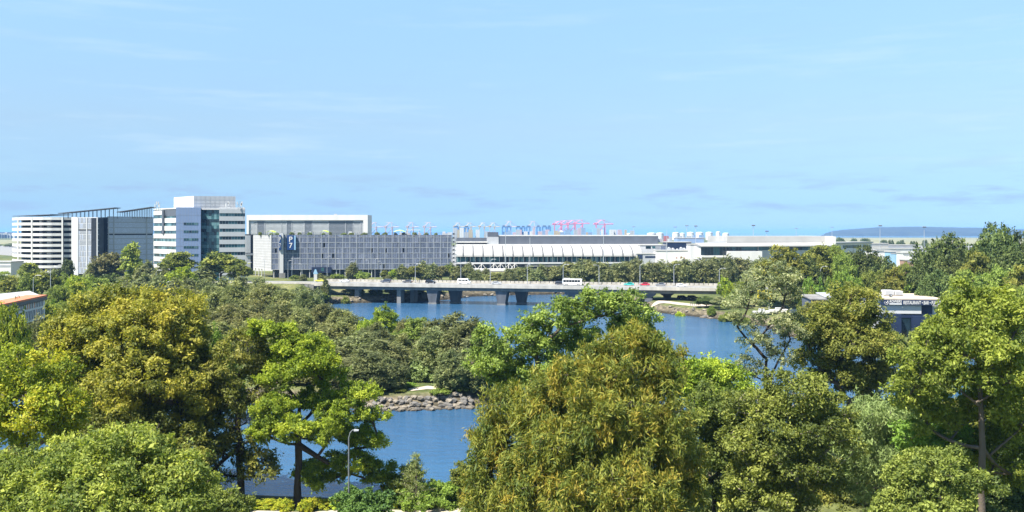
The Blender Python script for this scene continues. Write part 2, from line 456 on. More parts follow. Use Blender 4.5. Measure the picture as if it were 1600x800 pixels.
# ------------------------------------------------------------------ water, out to the sea horizon
wm = bpy.data.materials.new('river_water'); wm.use_nodes = True
t = wm.node_tree; b = t.nodes['Principled BSDF']
b.inputs['Roughness'].default_value = 0.09; b.inputs['IOR'].default_value = 2.3; b.inputs['Specular IOR Level'].default_value = 0.7; b.inputs['Specular Tint'].default_value = (0.68, 0.88, 1.0, 1)
b.inputs['Base Color'].default_value = (0.028, 0.092, 0.182, 1)
tcw = t.nodes.new('ShaderNodeTexCoord')
def wave(scale, sx, sy, det):
    mpn = t.nodes.new('ShaderNodeMapping'); mpn.inputs['Scale'].default_value = (sx, sy, 1); mpn.inputs['Rotation'].default_value = (0, 0, 0.35)
    t.links.new(tcw.outputs['Object'], mpn.inputs[0])
    n = t.nodes.new('ShaderNodeTexNoise'); n.inputs['Scale'].default_value = scale; n.inputs['Detail'].default_value = det; n.inputs['Roughness'].default_value = 0.6
    t.links.new(mpn.outputs[0], n.inputs['Vector']); return n
wa = wave(0.38, 1.0, 1.7, 5); wb2 = wave(2.2, 1.0, 1.6, 3); wc = wave(0.03, 1, 1.6, 3)
ad = t.nodes.new('ShaderNodeMath'); ad.operation = 'MULTIPLY_ADD'; ad.inputs[1].default_value = 0.35
t.links.new(wb2.outputs['Fac'], ad.inputs[0]); t.links.new(wa.outputs['Fac'], ad.inputs[2])
wst = ramp(t, wc.outputs['Fac'], [(0.38, 0.45), (0.62, 1.0)])
bp = t.nodes.new('ShaderNodeBump'); bp.inputs['Distance'].default_value = 0.42
t.links.new(wst.outputs[0], bp.inputs['Strength']); t.links.new(ad.outputs[0], bp.inputs['Height']); t.links.new(bp.outputs[0], b.inputs['Normal'])
wx = np.array([-40000, -9000, -2000, -400, 0, 400, 2000, 9000, 40000.0]); wy = np.array([-100, 100, 250, 450, 900, 5000, 12000, 40000.0])
A_, B_ = np.meshgrid(wx, wy)
wmesh = grid_mesh('water', A_, B_, np.zeros_like(A_)); wmesh.materials.append(wm)
wo = bpy.data.objects.new('water', wmesh); COL.objects.link(wo); tag(wo, kind='structure')

# ------------------------------------------------------------------ far headland across the bay
hx = np.linspace(UX(1270, 7700), UX(1850, 9600), 160); hy = np.linspace(7700, 9600, 40)
HX, HY = np.meshgrid(hx, hy)
uu = HX / HY * F + 800
prof = np.interp(uu, [1284, 1290, 1300, 1320, 1345, 1370, 1400, 1440, 1470, 1500, 1530, 1560, 1600, 1700, 1850], [0, 22, 42, 58, 68, 80, 84, 86, 82, 78, 76, 62, 60, 50, 20])
rng = np.random.default_rng(4)
cross = np.sin(np.clip((HY - 7700) / 1900, 0, 1) * math.pi) ** 0.45
HZ = prof * cross + (rng.random(HX.shape) - .5) * 5 * (prof > 5) - 3 * (cross < 0.02)
hm = grid_mesh('hills', HX, HY, HZ - 1.0); hm.polygons.foreach_set('use_smooth', np.ones(len(hm.polygons), bool))
hm.materials.append(mat('headland_scrub', (0.028, 0.036, 0.030), 0.95, 0.35, 0.012))
ho = bpy.data.objects.new('hills', hm); COL.objects.link(ho); tag(ho, kind='structure')
# long wooded rise behind the airport, far left
hx = np.linspace(UX(-300, 5000), UX(150, 5000), 90); hy = np.linspace(4300, 5100, 16)
HX, HY = np.meshgrid(hx, hy)
HZ = 3 + (17 + 7 * np.sin(HX * 0.011) + 4 * np.sin(HX * 0.037) + rng.random(HX.shape) * 4) * np.sin(np.clip((HY - 4300) / 800, 0, 1) * math.pi) ** 0.5
hm2 = grid_mesh('hills', HX, HY, HZ); hm2.materials.append(bpy.data.materials['headland_scrub'])
ho2 = bpy.data.objects.new('hills', hm2); COL.objects.link(ho2); tag(ho2, kind='structure')

# ------------------------------------------------------------------ air
hz = MB(); hz.box(-41000, 41000, -120, 41500, -3.2, 100.0)
hazm = bpy.data.materials.new('sea_haze'); hazm.use_nodes = True
t = hazm.node_tree; t.nodes.clear()
o_ = t.nodes.new('ShaderNodeOutputMaterial'); pv = t.nodes.new('ShaderNodeVolumePrincipled')
pv.inputs['Color'].default_value = (0.28, 0.56, 1.0, 1); pv.inputs['Density'].default_value = 0.00006
pv.inputs['Anisotropy'].default_value = 0.0
t.links.new(pv.outputs[0], o_.inputs['Volume'])
hob = hz.build('haze', hazm); tag(hob, kind='stuff')
hob.display_type = 'WIRE'

# ------------------------------------------------------------------ roads and paths
def sheet(name, pts, z, m, lift=0.0):
    mb = MB(); mb.add([(x, y, z + lift) for x, y in pts], [tuple(range(len(pts)))])
    o = mb.build(name, m); return tag(o, kind='structure')
def draped(name, line, width, m, lift=0.06, step=2.0):
    # a strip that follows the terrain
    P = [Vector(p) for p in line]; pts = []
    for a, b in zip(P, P[1:]):
        n = max(1, int((b - a).length / step))
        pts += [a.lerp(b, i / n) for i in range(n)]
    pts.append(P[-1])
    mb = MB(); vs = []; K = 5
    for i, p in enumerate(pts):
        d = (pts[min(i + 1, len(pts) - 1)] - pts[max(i - 1, 0)]).normalized(); n = Vector((d.y, -d.x))
        for k in range(K + 1):
            q = p + n * width * (k / K - 0.5); vs.append((q.x, q.y, gz(q.x, q.y) + lift))
    mb.add(vs, [(i * (K + 1) + k, i * (K + 1) + k + 1, (i + 1) * (K + 1) + k + 1, (i + 1) * (K + 1) + k) for i in range(len(pts) - 1) for k in range(K)])
    return tag(mb.build(name, m, smooth=True), kind='structure')

draped('footpath', [(-40, 97), (-22, 97.6), (-4, 98.0), (6, 97.5)], 3.2, M['path'], 0.07)
draped('footpath', [PX(640, 168), PX(668, 169), PX(700, 168.5)], 2.4, M['path'], 0.08)
draped('footpath', [PX(1022, 372), PX(1060, 366), PX(1100, 350)], 9.0, M['path'], 0.08)
# airport ground on the far side
sheet('apron', [PX(300, 700), PX(1700, 760), PX(1800, 1900), PX(-200, 1900)], 3.62, M['roadpale'])
sheet('airfield_grass', [PX(1240, 2150), PX(1750, 2150), PX(1900, 4600), PX(1200, 4600)], 3.64, mat('dry_airfield_grass', (0.19, 0.18, 0.085), 0.95, 0.2, 0.004))
sheet('airfield_grass', [PX(-200, 2150), PX(90, 2150), PX(80, 3400), PX(-300, 3400)], 3.64, bpy.data.materials['dry_airfield_grass'])
# ------------------------------------------------------------------ the bridge
FB = Fr(BA, BB)                      # s from the left abutment, d towards the viewer (negative = across the deck)
def spos(u): return FB.su(u)
bridge = thing('road_bridge', FB.pt(BL / 2, -BW / 2, DECK), 'long low concrete road bridge on wedge shaped piers across the river', 'bridge')
S0, S1 = -6, BL + 3
mb = MB()
mb.fbox(FB, S0, S1, -BW, 0, DECK - 0.45, DECK)                        # slab
o = mb.build('deck', M['roadpale'], bridge)
mb = MB()
for d0 in (-1.9, -5.0, -8.0, -11.0, -14.1):
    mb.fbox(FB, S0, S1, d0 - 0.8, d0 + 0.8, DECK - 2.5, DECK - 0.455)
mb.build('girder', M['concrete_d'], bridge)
mb = MB(); mb.fbox(FB, S0, S1, 0.003, 0.35, DECK - 1.05, DECK + 0.32)
for k in range(0, int(BL), 9): mb.fbox(FB, k + 0.9, k + 0.98, 0.353, 0.37, DECK - 1.0, DECK + 0.3)
mb.build('parapet', M['concrete'], bridge)
mb = MB()
for z in (0.62,): mb.fbox(FB, S0, S1, 0.14, 0.19, DECK + z, DECK + z + 0.05)
s = S0
while s < S1:
    mb.fbox(FB, s, s + 0.06, 0.14, 0.19, DECK + 0.32, DECK + 0.62); s += 3.0
mb.build('railing', M['steel'], bridge)
mb = MB(); mb.fbox(FB, S0, S1, -BW - 0.3, -BW - 0.003, DECK - 1.1, DECK + 0.45)
s = S0
while s < S1:
    mb.fbox(FB, s, s + 1.75, -BW - 0.22, -BW - 0.12, DECK + 0.45, DECK + 1.25); s += 2.0
mb.build('parapet', M['concrete'], bridge)
for d in (-4.4, -8.0, -11.6):
    s = S0
    while s < S1:
        mb = MB(); mb.fbox(FB, s, s + 3, d - 0.07, d + 0.07, DECK + 0.004, DECK + 0.008); mb.build('lane_marking', M['roadpaint'], bridge); s += 9
def pier(u, dd, kind):
    s = spos(u); c = -BW / 2 + dd
    x, y, _ = FB.pt(s, c, 0); z0 = gz(x, y) - 0.5 if gz(x, y) > 0 else -2.2
    mb = MB()
    P = FB.pt
    if kind == 'wedge':
        w1, w0, t1, t0 = 2.6, 1.7, 3.4, 2.8
        zt = DECK - 2.5
        def ring(z, w, t_): return [P(s - w, c + t_, z), P(s + w, c + t_, z), P(s + w, c - t_, z), P(s - w, c - t_, z)]
        r = ring(z0, w0 * 1.0, t0) + ring(0.9, w0, t0) + ring(zt - 0.6, w1 * 0.96, t1) + ring(zt, w1, t1)
        fs = [(0, 1, 2, 3), (12, 13, 14, 15)]
        for i in range(3):
            for k in range(4): fs.append((i * 4 + k, i * 4 + (k + 1) % 4, i * 4 + 4 + (k + 1) % 4, i * 4 + 4 + k))
        mb.add(r, fs)
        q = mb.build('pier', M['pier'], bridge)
        m2 = MB(); m2.fbox(FB, s - w0 - .25, s + w0 + .25, c - t0 - .3, c + t0 + .3, -2.2 if z0 < -1 else z0, 0.55 if z0 < -1 else z0 + .9)
        m2.build('pier_footing', M['concrete_d'], q)
    elif kind == 'tee':
        zt = DECK - 2.5
        mb.fbox(FB, s - 1.6, s + 1.6, c - 3.0, c + 3.0, z0, zt - 1.0)
        q = mb.build('pier', M['pier'], bridge)
        m2 = MB()
        vs = [P(s - 1.7, c + 3.2, zt - 1.5), P(s + 1.7, c + 3.2, zt - 1.5), P(s + 2.9, c + 3.2, zt - .7), P(s + 2.9, c + 3.2, zt), P(s - 2.9, c + 3.2, zt), P(s - 2.9, c + 3.2, zt - .7)]
        vs += [P(*(lambda a: (a[0], a[1], a[2]))((s - 1.7, c - 3.2, zt - 1.5))), P(s + 1.7, c - 3.2, zt - 1.5), P(s + 2.9, c - 3.2, zt - .7), P(s + 2.9, c - 3.2, zt), P(s - 2.9, c - 3.2, zt), P(s - 2.9, c - 3.2, zt - .7)]
        m2.add(vs, [(0, 1, 2, 3, 4, 5), (11, 10, 9, 8, 7, 6)] + [(i, (i + 1) % 6, 6 + (i + 1) % 6, 6 + i) for i in range(6)])
        m2.build('crosshead', M['pier'], q)
    else:
        mb.fbox(FB, s - 0.95, s + 0.95, c - 2.6, c + 2.6, z0, DECK - 2.5)
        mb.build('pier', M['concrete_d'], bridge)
for u, dd, k in [(555, 3.6, 'wall'), (574, -3.6, 'wall'), (621, 3.6, 'wall'), (634, -3.6, 'wall'), (674, 3.7, 'wedge'), (701, -3.7, 'wedge'), (782, 3.7, 'wedge'), (807, -3.7, 'wedge'),
                 (892, 3.7, 'tee'), (916, -3.7, 'tee'), (1013, 3.7, 'tee'), (1041, -3.7, 'tee')]:
    pier(u, dd, k)
for sa_, sb_ in ((S0 - 3, S0 + 1.5), (S1 - 1.5, S1 + 3)):
    mb = MB(); mb.fbox(FB, sa_, sb_, -BW - 0.4, 0.5, 0.5, DECK - 0.46); mb.build('abutment', M['concrete_d'], bridge)

# roads that carry on from the deck over the embankments
def road_run(sa, sb):
    mb = MB(); mb.fbox(FB, sa, sb, -BW, 0, DECK - 0.3, DECK - 0.02); tag(mb.build('road', M['roadpale']), kind='structure')
road_run(-75, S0); road_run(S1, BL + 70)
bar = MB(); bar.fbox(FB, -72, S0 - 0.1, 0.05, 0.3, DECK - 0.3, DECK + 0.4)
tag(bar.build('roadside_barrier', M['concrete']), 'low pale concrete barrier along the road left of the bridge', 'barrier')

# ------------------------------------------------------------------ vehicles
def wheel(mb_t, mb_r, x, y, r, w):
    n = 14
    for mbx, rr, ww in ((mb_t, r, w), (mb_r, r * 0.62, w + 0.02)):
        vs = []
        for sgn in (-1, 1):
            for k in range(n):
                a = 2 * math.pi * k / n
                vs.append((x + rr * math.cos(a), y + sgn * ww / 2, r + rr * math.sin(a)))
        mbx.add(vs, [tuple(range(n)), tuple(range(2 * n - 1, n - 1, -1))] + [(k, (k + 1) % n, n + (k + 1) % n, n + k) for k in range(n)])

def side_extrude(prof, w, w_top=None, ztop=None):
    # profile polygon (x, z) extruded across y; vertices above ztop are pulled in to w_top
    mb = MB(); n = len(prof)
    def hw(z): return (w if (ztop is None or z <= ztop) else w_top) / 2
    vs = [(x, -hw(z), z) for x, z in prof] + [(x, hw(z), z) for x, z in prof]
    mb.add(vs, [tuple(range(n)), tuple(range(2 * n - 1, n - 1, -1))] + [(i, (i + 1) % n, n + (i + 1) % n, n + i) for i in range(n)])
    return mb

PAINT = {}
def paint(name, col):
    if name not in PAINT:
        m = mat('paint_' + name, col, 0.3, 0.03, 1.0, spec=0.5)
        m.node_tree.nodes['Principled BSDF'].inputs['Coat Weight'].default_value = 0.4
        PAINT[name] = m
    return PAINT[name]

def car(name, cat, label, loc, rz, col, kind='sedan', group=None):
    r = thing(name, loc, label, cat, group, rz)
    pm = paint(*col)
    if kind == 'sedan':
        L, Wd = 4.6, 1.8
        body = [(-2.3, .42), (-2.28, .78), (-2.15, .95), (-1.4, .98), (1.05, .95), (2.05, .82), (2.28, .66), (2.3, .4), (1.8, .26), (-1.9, .26)]
        cab = [(-1.75, .94), (-1.15, 1.40), (.25, 1.43), (1.15, .92)]; win = [(-1.55, .98), (-1.08, 1.34), (.2, 1.37), (.98, .97)]
        wx, wr = (-1.4, 1.42), .32
    elif kind == 'suv':
        L, Wd = 4.8, 1.9
        body = [(-2.4, .5), (-2.38, 1.0), (-2.3, 1.12), (1.1, 1.1), (2.2, .98), (2.4, .8), (2.42, .45), (1.9, .32), (-2.0, .32)]
        cab = [(-2.3, 1.08), (-2.1, 1.72), (.25, 1.76), (1.2, 1.06)]; win = [(-2.1, 1.12), (-1.96, 1.62), (.2, 1.66), (1.0, 1.12)]
        wx, wr = (-1.45, 1.5), .37
    elif kind == 'ute':
        L, Wd = 5.2, 1.85
        body = [(-2.6, .55), (-2.6, 1.1), (-.5, 1.12), (1.2, 1.1), (2.3, .98), (2.55, .8), (2.58, .5), (2.0, .34), (-2.1, .36)]
        cab = [(-.6, 1.08), (-.4, 1.72), (.55, 1.74), (1.35, 1.06)]; win = [(-.48, 1.14), (-.3, 1.62), (.5, 1.64), (1.15, 1.12)]
        wx, wr = (-1.6, 1.65), .38
    elif kind == 'van':
        L, Wd = 5.9, 2.0
        body = [(-2.95, .5), (-2.95, 2.3), (-2.8, 2.52), (1.35, 2.55), (1.75, 2.4), (2.35, 1.45), (2.9, 1.2), (2.97, .5), (2.5, .35), (-2.5, .35)]
        cab = None; win = [(-2.6, 1.5), (-2.6, 2.15), (.5, 2.15), (.5, 1.5)]
        wx, wr = (-1.75, 1.95), .36
    else:
        L, Wd = 8.6, 2.4
        body = [(-4.3, .55), (-4.3, 2.75), (-4.1, 2.95), (4.0, 2.95), (4.25, 2.7), (4.35, 1.4), (4.35, .5), (3.9, .38), (-3.9, .38)]
        cab = None; win = [(-4.0, 1.55), (-4.0, 2.5), (3.0, 2.5), (3.0, 1.55)]
        wx, wr = (-2.5, 2.7), .48
    side_extrude(body, Wd).build('body', pm, r, local=True, bevel=0.06)
    if cab:
        side_extrude(cab, Wd * .96, Wd * .78, 1.2).build('cabin', pm, r, local=True, bevel=0.05)
        m = side_extrude(win, Wd * .97, Wd * .80, 1.2); m.build('window', M['carglass'], r, local=True)
        # windscreen and rear glass
        for (p, q, sg) in ((cab[2], cab[3], 1), (cab[1], cab[0], -1)):
            mm = MB(); a = Vector((p[0], 0, p[1])).lerp(Vector((q[0], 0, q[1])), .12); c = Vector((p[0], 0, p[1])).lerp(Vector((q[0], 0, q[1])), .85)
            o = .03 * sg; h0, h1 = Wd * .35, Wd * .42
            mm.add([(a.x + o, -h0, a.z), (a.x + o, h0, a.z), (c.x + o, h1, c.z), (c.x + o, -h1, c.z), (a.x - .02 * sg, -h0, a.z), (a.x - .02 * sg, h0, a.z), (c.x - .02 * sg, h1, c.z), (c.x - .02 * sg, -h1, c.z)],
                   [(0, 1, 2, 3), (7, 6, 5, 4), (0, 4, 5, 1), (1, 5, 6, 2), (2, 6, 7, 3), (3, 7, 4, 0)])
            mm.build('windscreen' if sg > 0 else 'rear_window', M['carglass'], r, local=True)
    elif kind == 'van':
        for sy in (-1, 1):
            for x0, x1 in ((-2.55, -.95), (-.8, .55)):
                mm = MB(); mm.box(x0, x1, sy * Wd / 2 - .02, sy * Wd / 2 + .025, 1.5, 2.12); mm.build('window', M['carglass'], r, local=True)
            mm = MB(); y0, y1 = sy * Wd / 2 - .02, sy * Wd / 2 + .025
            mm.add([(.72, y0, 1.4), (2.05, y0, 1.4), (1.55, y0, 2.15), (.72, y0, 2.15), (.72, y1, 1.4), (2.05, y1, 1.4), (1.55, y1, 2.15), (.72, y1, 2.15)], [(0, 1, 2, 3), (7, 6, 5, 4), (0, 4, 5, 1), (1, 5, 6, 2), (2, 6, 7, 3), (3, 7, 4, 0)])
            mm.build('door_window', M['carglass'], r, local=True)
        mm = MB(); mm.add([(1.8, -.85, 2.36), (1.8, .85, 2.36), (2.34, .92, 1.5), (2.34, -.92, 1.5), (1.85, -.85, 2.36), (1.85, .85, 2.36), (2.39, .92, 1.5), (2.39, -.92, 1.5)], [(0, 1, 2, 3), (7, 6, 5, 4), (0, 4, 5, 1), (1, 5, 6, 2), (2, 6, 7, 3), (3, 7, 4, 0)])
        mm.build('windscreen', M['carglass'], r, local=True)
    else:
        for sy in (-1, 1):
            x = -3.9
            while x < 3.2:
                mm = MB(); mm.box(x, x + 1.15, sy * Wd / 2 - .02, sy * Wd / 2 + .025, 1.5, 2.5); mm.build('window', M['carglass'], r, local=True); x += 1.25
        mm = MB(); mm.box(4.28, 4.37, -1.05, 1.05, 1.35, 2.55); mm.build('windscreen', M['carglass'], r, local=True)
        mm = MB(); mm.box(-3.6, -1.2, -.8, .8, 2.94, 3.2); mm.build('roof_unit', M['white2'], r, local=True)
        mm = MB()
        for sy in (-1, 1): mm.box(-4.2, 4.1, sy * Wd / 2 - .02, sy * Wd / 2 + .02, .62, .95)
        mm.build('side_stripe', paint('tan', (.45, .36, .22)), r, local=True)
    for x in wx:
        for sy in (-1, 1):
            a = MB(); bq = MB(); wheel(a, bq, x, sy * (Wd / 2 - .09), wr, .22)
            w = a.build('wheel', M['rubber'], r, local=True); bq.build('rim', M['steel'], w, local=True)
    for sy in (-1, 1):
        z = {'sedan': .68, 'suv': .82, 'ute': .84, 'van': .95, 'bus': .85}[kind]; xe = max(p[0] for p in body)
        mm = MB(); mm.box(xe - .12, xe + .015, sy * Wd * .36 - .2, sy * Wd * .36 + .2, z - .08, z + .1); mm.build('headlight', M['white2'], r, local=True)
        xr = min(p[0] for p in body)
        mm = MB(); mm.box(xr - .015, xr + .1, sy * Wd * .38 - .14, sy * Wd * .38 + .14, z, z + .28); mm.build('tail_light', paint('tail', (.35, .01, .01)), r, local=True)
    return r
BANG = math.atan2(BE.y, BE.x)
def on_bridge(u, d, z=DECK + 0.01): return FB.pt(spos(u), d, z)
car('minivan', 'van', 'white passenger van with dark side windows driving on the bridge', on_bridge(717, -9.2), BANG, ('white', (.82, .82, .80)), 'van')
car('bus', 'bus', 'white and tan minibus with a row of dark windows on the bridge', on_bridge(890, -9.0), BANG, ('white', (.82, .82, .80)), 'bus')
car('parked_car', 'car', 'small dark car close behind the minibus on the bridge', on_bridge(870, -10.4), BANG, ('charcoal', (.05, .05, .06)), 'suv')
car('car', 'car', 'dark grey four wheel drive left of the white van, nearest the P7 car park columns', on_bridge(587, -13.3), BANG + math.pi, ('slate', (.06, .075, .11)), 'suv')
car('car', 'car', 'black car on the bridge just left of the white van', on_bridge(663, -9.6), BANG, ('black', (.015, .015, .02)), 'suv')
car('car', 'car', 'dark sedan between the dark grey four wheel drive and the black car', on_bridge(622, -13.2), BANG + math.pi, ('graphite', (.09, .09, .10)), 'sedan')
car('car', 'car', 'pale grey sedan on the bridge just right of the white van', on_bridge(768, -9.4), BANG, ('silver', (.40, .41, .42)), 'sedan')
car('car', 'car', 'teal green car on the bridge right of the minibus', on_bridge(979, -13.3), BANG + math.pi, ('teal', (.02, .42, .38)), 'sedan')
car('car', 'car', 'red car on the bridge beside the teal one', on_bridge(1004, -13.3), BANG + math.pi, ('red', (.50, .02, .05)), 'sedan')
car('car', 'car', 'grey sedan on the bridge just right of the red car', on_bridge(1030, -13.3), BANG + math.pi, ('grey', (.20, .21, .23)), 'sedan')
car('car', 'car', 'white sedan at the right end of the bridge', on_bridge(1064, -9.4), BANG, ('white', (.82, .82, .80)), 'sedan')
car('car', 'car', 'lime yellow taxi on the road left of the bridge', on_bridge(481, -13.2), BANG + math.pi, ('lime', (.62, .60, .06)), 'sedan')
car('car', 'car', 'white car on the left end of the bridge right of the yellow taxi', on_bridge(521, -13.4), BANG + math.pi, ('white', (.82, .82, .80)), 'sedan')
for u, Y, rz, lab in ((1067, 384, .3, 'black car parked under the right end of the bridge, nearer the pier'), (1083, 382, .2, 'black car parked under the right end of the bridge, nearer the bushes')):
    x, y = PX(u, Y); car('parked_car', 'car', lab, (x, y, gz(x, y) + 0.02), rz, ('black', (.015, .015, .02)), 'suv', 'cars parked under the bridge')

# ------------------------------------------------------------------ P7 car park
GP = 3.63
p7 = Fr(PX(424, 560), PX(706, 572))
P7Z = lambda v: ZV(v, 566)
park = thing('car_park', (*p7.mid()[:2], GP), 'wide multi storey car park behind blue grey mesh screens with a P7 sign', 'car park')
zt, zb = P7Z(366.8), P7Z(420.5); L = p7.L
rnd = random.Random(7)
nfl = 7; fh = (zt - zb) / 6.45
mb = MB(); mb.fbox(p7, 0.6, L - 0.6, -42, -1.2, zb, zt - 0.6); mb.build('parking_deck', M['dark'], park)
mb = MB()
for k in range(nfl + 1):
    z = min(zb + k * fh, zt - .5); mb.fbox(p7, 0.3, L - 0.3, -1.19, -0.25, z - 0.25, z + 0.45)
mb.build('floor_slab', M['concrete_d'], park)
for k in range(nfl):
    mb = MB(); z0 = zb + k * fh + 0.10; z1 = min(zb + (k + 1) * fh - 0.10, zt - .05)
    s = 0.0
    while s < L - 0.2:
        w = min(1.08, L - s)
        q = rnd.random()
        zz = z1 - (0.5 if q < .06 else 0)
        if q > .006:
            mb.fbox(p7, s + 0.05, s + w - 0.05, 0.0, 0.06, z0, zz, rnd.choice((0, 0, 1, 1, 2)))
        s += 1.1
    mb.build('mesh_screen', [M['screen_a'], M['screen_b'], M['screen_c']], park)
mb = MB()
s = 0.0; k = 0
while s <= L:
    mb.fbox(p7, s - .15, s + .15, 0.07, 0.2 + (.1 if k % 3 == 0 else 0), zb - .2, zt + (0.5 if k % 4 == 0 else 0)); s += 4.4; k += 1
for k in range(nfl): mb.fbox(p7, 0, L, 0.062, 0.15, zb + k * fh - 0.14, zb + k * fh + 0.14)
mb.build('screen_frame', M['grey'], park)
# side wall towards the left, lit and plain
p7s = Fr(PX(396.5, 590), PX(423.8, 560.3))
mb = MB(); mb.fbox(p7s, 0, p7s.L - .1, -1, 0, ZV(418.5, 590), zt - .3)
k = 0
while ZV(418.5, 590) + k * 1.66 < zt - .4:
    z = ZV(418.5, 590) + k * 1.66; mb.fbox(p7s, 0, p7s.L - .1, .003, .09, z, z + .22, 1); k += 1
mb.build('side_wall', [M['beige'], M['lgrey']], park)
mb = MB()
s = 1.5
while s < L:
    x, y, _ = p7.pt(s, -0.6, 0); mb.tube([(x, y, GP - .3), (x, y, zb)], 0.28, 8); s += 5.5
for s in (2, 9, 15):
    x, y, _ = p7s.pt(s, -0.6, 0); mb.tube([(x, y, GP - .3), (x, y, zb + 1)], 0.28, 8)
mb.build('column', M['white2'], park)
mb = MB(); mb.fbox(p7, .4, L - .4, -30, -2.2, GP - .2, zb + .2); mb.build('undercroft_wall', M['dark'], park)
mb = MB(); a, c = p7.su(487), p7.su(518); mb.fbox(p7, a, c, .32, .9, zb - 2.2, zb + 1.4); mb.build('entrance_canopy', M['navy'], park)
mb = MB(); mb.fbox(p7, a + 6, c - 4.5, .91, .97, zb - 1.2, zb + 1.0); mb.build('canopy_panel', M['glass_a'], park)
mb = MB(); a, c = p7.su(437.5), p7.su(443.5); mb.fbox(p7, a, c, -.5, 2.6, GP + 3, zt + 1.0); mb.build('fin_tower', M['white2'], park)
mb = MB(); mb.fbox(p7, a - .2, c + 1.2, -.6, 2.9, GP - .3, GP + 3); mb.build('fin_base', M['concrete_d'], park)
mb = MB()
for s in np.arange(0.5, L, 3.3): mb.fbox(p7, s, s + .08, -.45, -.37, zt - .4, zt + 1.55)
for z in (zt + .8, zt + 1.5): mb.fbox(p7, 0.5, L - .5, -.46, -.36, z, z + .09)
mb.build('roof_railing', M['dsteel'], park)
# stair tower on the right end
mb = MB(); a = L + .3; c = p7.su(714)
for k in range(11):
    z = zb - 4 + k * 2.55
    mb.fbox(p7, a, c, -7, -.2, z, z + .25, 0)
    mb.fbox(p7, a + .3, c - 1.2, -1.2, -.5, z + .25, z + 1.2, 1)
for s in (a + .1, c - .1, (a + c) / 2): mb.fbox(p7, s - .1, s + .1, -.4, -.19, GP, zt + 2.2, 0)
mb.build('stair_tower', [M['grey'], M['dark']], park)
# signs
sg = thing('parking_sign', p7.pt(p7.su(456), .5, P7Z(379)), 'dark blue P 7 sign with a light blue edge on the car park screen', 'sign')
a, c = p7.su(449), p7.su(460); mb = MB(); mb.fbox(p7, a, c, .36, 1.6, P7Z(390.5), P7Z(367.6)); mb.build('board', M['signblue'], sg, bevel=.12)
mb = MB(); mb.fbox(p7, c + .01, p7.su(462.4), .36, 1.5, P7Z(390.2), P7Z(368.0)); mb.build('edge_band', M['lightblue'], sg)
text_obj('lettering', 'P', p7, p7.su(452.3), 1.6, P7Z(377.6), 3.2, M['white'], sg, width=2.1)
text_obj('lettering', '7', p7, p7.su(452.3), 1.6, P7Z(387.2), 3.2, M['white'], sg, width=2.1)
sg = thing('blade_sign', p7.pt(p7.su(440), 2.6, P7Z(378)), 'narrow upright blue and white parking sign on the white fin left of P7', 'sign')
a, c = p7.su(437.0), p7.su(440.6); mb = MB(); mb.fbox(p7, a, c, 2.62, 3.5, P7Z(390.5), P7Z(367.3)); mb.build('board', M['signblue'], sg, bevel=.08)
text_obj('lettering', 'P', p7, a + .3, 3.5, P7Z(377.2), 3.0, M['white'], sg, width=.8)
text_obj('lettering', '7', p7, a + .3, 3.5, P7Z(387.0), 3.0, M['white'], sg, width=.8)
# lime canopies and plant on the roof
for u0, u1, v, lab in ((414, 428, 361.5, 'lime green shade sail on the left end of the P7 roof'), (499, 512, 361.2, 'lime green shade sail in the middle of the P7 roof'), (615, 633, 360.6, 'long lime green shade sail on the right half of the P7 roof')):
    a, c = p7.su(u0), p7.su(u1)
    tq = thing('shade_sail', p7.pt((a + c) / 2, -6, zt), lab, 'shade sail')
    mb = MB(); n = 8
    for i in range(n):
        s0, s1 = a + (c - a) * i / n, a + (c - a) * (i + 1) / n
        h0, h1 = math.sin(i / n * math.pi) * 1.0, math.sin((i + 1) / n * math.pi) * 1.0
        zq = P7Z(v + 2.2)
        mb.hexa([p7.pt(s0, -2, zq + h0), p7.pt(s1, -2, zq + h1), p7.pt(s1, -10, zq + h1 + .4), p7.pt(s0, -10, zq + h0 + .4), p7.pt(s0, -2, zq + h0 + .1), p7.pt(s1, -2, zq + h1 + .1), p7.pt(s1, -10, zq + h1 + .5), p7.pt(s0, -10, zq + h0 + .5)])
    mb.build('canopy', M['lime'], tq)
    mb = MB()
    for s in (a + .2, c - .2):
        for d in (-2.2, -9.8): mb.bar(p7.pt(s, d, zt - .7), p7.pt(s, d, P7Z(v + 2.2)), .09)
    mb.build('post', M['dsteel'], tq)
ra = thing('roof_shelter', p7.pt(p7.su(645), -14, zt), 'white flat roofed shelter on the car park roof by the right end', 'shelter')
mb = MB(); mb.fbox(p7, p7.su(634), p7.su(657), -20, -10, P7Z(359.8), P7Z(358.8)); mb.build('roof', M['white'], ra)
mb = MB()
for u in (635, 646, 656):
    for d in (-10.5, -19.5): mb.bar(p7.pt(p7.su(u), d, zt - .7), p7.pt(p7.su(u), d, P7Z(359.8)), .12)
mb.build('post', M['steel'], ra)
bx = [MB(), MB()]
for i in range(9):
    u = rnd.uniform(402, 700); a = p7.su(u); w = rnd.uniform(1.5, 5)
    un = MB(); un.fbox(p7, a, a + w, -26, -22, zt - .65, zt + rnd.uniform(.8, 1.9)); un.fbox(p7, a + .3, a + w * .5, -25, -23, zt + .5, zt + 2.1)
    tag(un.build('roof_unit', M['lgrey'] if i % 2 else M['white2']), 'pale plant box on the P7 car park roof', 'roof unit', 'plant boxes on the P7 car park roof')

